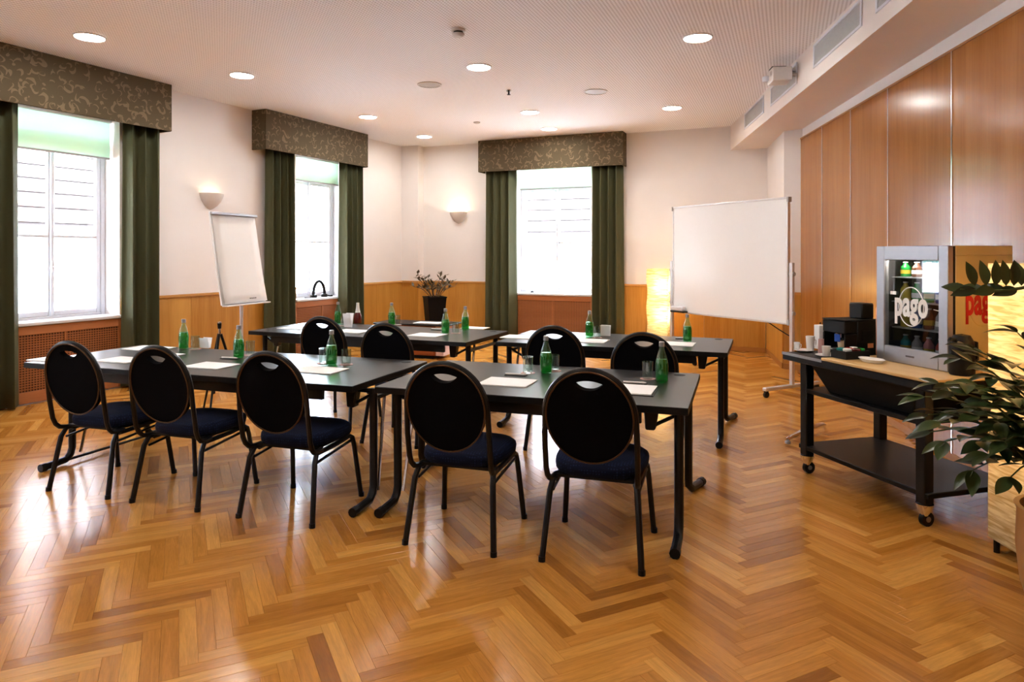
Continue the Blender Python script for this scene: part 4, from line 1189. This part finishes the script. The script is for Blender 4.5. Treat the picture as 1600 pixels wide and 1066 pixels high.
box(-.034, .026, -.0, -.028, .032, .185).build('carton_back', 'dark', t_)
p = at(1283, 553, ZC); o = MB().lathe([(0, 0), (.018, 0), (.020, .004), (.018, .10), (0, .102)], 14).build('sugar_shaker', 'pink_card', None, p); tag(o, 'small pinkish shaker beside the coffee machine', 'shaker')
p = at(1362, 566, ZC+.019); t_ = thing('oval_dish', 'white oval dish on the wooden board before the fridge', 'dish', p, CA)
m = MB()
prof = [(0, .004), (.06, .004), (.085, .022), (.088, .021), (.065, 0), (0, 0)]
m.lathe(prof, 28); m.v = [(x*1.05, y*.62, z) for x, y, z in m.v]; m.build('dish_body', 'white_ceramic', t_)
p = at(1335, 559, ZC+.001)
tr_ = thing('capsule_tray', 'black tray of small packets before the coffee machine', 'tray', cl(.455, .16, ZC+.019), CA)
m = MB().box(-.07, -.09, 0, .06, .09, .006).box(-.07, -.09, .006, -.064, .09, .05).box(.054, -.09, .006, .06, .09, .05).box(-.064, -.09, .006, .054, -.084, .05).box(-.064, .084, .006, .054, .09, .05)
m.build('tray_body', 'dark', tr_)
for i, (x, y, c_) in enumerate(((-.03, -.05, 'drink_teal'), (.02, -.045, 'cap_white'), (-.02, .0, 'drink_red'), (.025, .02, 'dark_red'), (-.03, .05, 'cap_white'), (.022, .055, 'drink_green'))):
    nm = {'drink_teal': 'teal', 'cap_white': 'white', 'drink_red': 'red', 'dark_red': 'dark red', 'drink_green': 'green'}[c_]
    o = MB().lathe([(0, 0), (.020, 0), (.026, .05), (.022, .056), (0, .058)], 12).build('coffee_capsule', c_, None, wl(cl(.455, .16, 0), CA, x, y, ZC+.026))
    tag(o, f'{nm} coffee packet '+['at the front left', 'at the front right', 'in the middle left', 'in the middle right', 'at the back left', 'at the back right'][i]+' of the black tray', 'packet', 'coffee packets on the tray')
# black vacuum jug at the near end of the cart
vj = thing('vacuum_jug', 'black rounded vacuum jug behind the leaves at the near end of the cart', 'jug', cl(1.11, .30, ZC+.019), CA)
MB().lathe([(0, 0), (.058, 0), (.062, .008), (.062, .14), (.058, .18), (.040, .215), (0, .222)], 24).build('jug_body', 'black_plastic', vj)
MB().tube([(0, -.045, .19), (0, -.08, .195), (0, -.085, .185)], .012, 8).build('spout', 'black_plastic', vj)
MB().tube([(0, .05, .18), (0, .10, .17), (0, .105, .08), (0, .06, .05)], .010, 8).build('jug_handle', 'black_plastic', vj)

# chrome T-foot of a stand behind the cart
tf = thing('stand_foot', 'chrome floor foot of a low stand half hidden behind the black cart', 'stand', (2.43, 5.60, 0), atan2(.41, .495))
MB().tube([(-.335, 0, .03), (-.28, 0, .045), (0, 0, .06), (.22, 0, .06), (.27, 0, .05), (.29, 0, .012)], [.016, .018, .020, .020, .018, .016], 8).build('foot_bar', 'chrome', tf)
MB().lathe([(0, 0), (.022, 0), (.022, .016), (0, .018)], 12, (-.33, 0, 0)).build('glide', 'grey_plastic', tf)
MB().tube([(.05, 0, .06), (.05, 0, .50)], .016, 10).build('post', 'alu', tf)
MB().lathe([(0, .50), (.022, .50), (.022, .52), (0, .52)], 12, (.05, 0, 0)).build('post_cap', 'black_plastic', tf)

# ------------------------------------------------------------------ foreground plant at the right
POT = Vector((2.265, 2.74, 0))
fp_ = thing('leafy_plant', 'leafy dark green plant in a tan pot before the paper lamp at the right edge', 'plant', POT)
MB().lathe([(0, 0), (.13, 0), (.14, .01), (.185, .15), (.20, .30), (.195, .44), (.205, .465), (.185, .465), (.175, .42), (0, .42)], 28).build('pot', 'tan_pot', fp_)
MB().lathe([(0, .415), (.176, .415), (.176, .42), (0, .425)], 20).build('soil', 'soil', fp_)


def leaf_mesh(i, bend):
    def fn(u, v):
        t = v; wd = .5*(sin(pi*min(1, t*1.02))**.8)*(1-.25*t); x = (u-.5)*2*wd*.50
        return (x, t, -bend*t*t+abs(u-.5)*.10*sin(pi*t))
    return MB().grid(fn, 4, 7).mesh('leaf', 'leaf', smooth=180, fix=False)


leaves = [leaf_mesh(i, b) for i, b in enumerate((.05, .18, .32))]
random.seed(21)
n_leaf = 0


def put_leaf(p, d, L, nrm=None):
    global n_leaf
    d = d.normalized(); z = nrm or Vector((random.uniform(-.4, .4), random.uniform(-.6, .1), 1))
    x = d.cross(z).normalized(); z = x.cross(d).normalized()
    mt = Matrix((x, d, z)).transposed().to_4x4(); mt = Matrix.Translation(p) @ mt @ Matrix.Diagonal((L, L, L, 1))
    o = bpy.data.objects.new('leaf', random.choice(leaves)); C.objects.link(o); o.parent = fp_; o.matrix_local = mt; n_leaf += 1


def stem(end, n, L, sag=.10, start=None, r=.007):
    p0 = start or Vector((random.uniform(-.06, .06), random.uniform(-.06, .06), .42)); p2 = end-POT
    p1 = (p0+p2)/2+Vector((.05, 0, .16+sag)); pts = [p0*(1-t)**2+p1*2*t*(1-t)+p2*t*t for t in [i/9 for i in range(10)]]
    MB().tube(pts, [r*(1-.07*i) for i in range(10)], 6).build('stem', 'stem', fp_)
    for i in range(n):
        t = .30+.70*i/max(1, n-1)
        q_ = p0*(1-t)**2+p1*2*t*(1-t)+p2*t*t; tg = ((p1-p0)*(1-t)+(p2-p1)*t).normalized()
        sd = tg.cross(Vector((0, 0, 1))).normalized()*(1 if i % 2 else -1)
        d_ = tg*.8+sd*random.uniform(.4, .9)+Vector((0, 0, random.uniform(-.35, .45)))
        put_leaf(q_, d_, L*random.uniform(.8, 1.15))
    put_leaf(p2, (p2-p1), L)


def at_y(px, py, Y): return Vector(((px-800)*Y/F, Y, CAMZ-(py-HOR)*Y/F))


for px, py, Y, n in ((1450, 648, 2.95, 9), (1468, 600, 2.9, 10), (1500, 560, 2.95, 9), (1445, 620, 2.75, 8), (1520, 545, 2.8, 9), (1550, 590, 2.7, 9), (1478, 690, 2.75, 9),
                     (1520, 735, 2.7, 9), (1585, 570, 2.65, 9), (1560, 660, 2.6, 9), (1500, 640, 2.7, 10), (1535, 690, 2.62, 9), (1580, 620, 2.55, 8), (1600, 680, 2.5, 8), (1620, 600, 2.6, 8),
                     (1580, 745, 2.55, 5), (1470, 660, 2.6, 8), (1510, 600, 2.6, 9), (1540, 560, 2.7, 8), (1560, 620, 2.5, 8), (1530, 650, 2.5, 8), (1590, 520, 2.7, 6), (1455, 675, 2.85, 6), (1490, 615, 2.5, 7), (1600, 640, 2.45, 6), (1545, 710, 2.5, 6), (1570, 690, 2.45, 6), (1545, 625, 2.75, 6)):
    stem(at_y(px, py, Y), n, .108)
# the frond higher up
tip = at_y(1500, 452, 2.72); base = at_y(1640, 440, 2.72)-POT
ps = [base.lerp(tip-POT, i/9)+Vector((0, 0, -.02*sin(pi*i/9))) for i in range(10)]
MB().tube([Vector((.05, .02, .42)), Vector((.09, .01, .8)), base+Vector((.06, 0, -.15)), *ps], [.010, .010, .009]+[.008-.0005*i for i in range(10)], 6).build('stem', 'stem', fp_)
for px, dx in ((1524, -.35), (1541, -.12), (1556, .02), (1572, -.1), (1584, .05), (1596, -.05), (1610, .1), (1622, 0)):
    p_ = at_y(px, 447, 2.72)-POT
    put_leaf(p_, Vector((dx, 0, 1)), .105, Vector((0, -1, .2)))
for i, (px, s1) in enumerate(((1515, -1), (1525, -1), (1540, -1), (1555, -1), (1572, -1), (1590, -1))):
    p_ = at_y(px, 452, 2.72)-POT; put_leaf(p_, Vector((-1, -.25 if i % 2 else .3, -.12 if i % 2 else .1)), .10, Vector((0, -1, .5)))
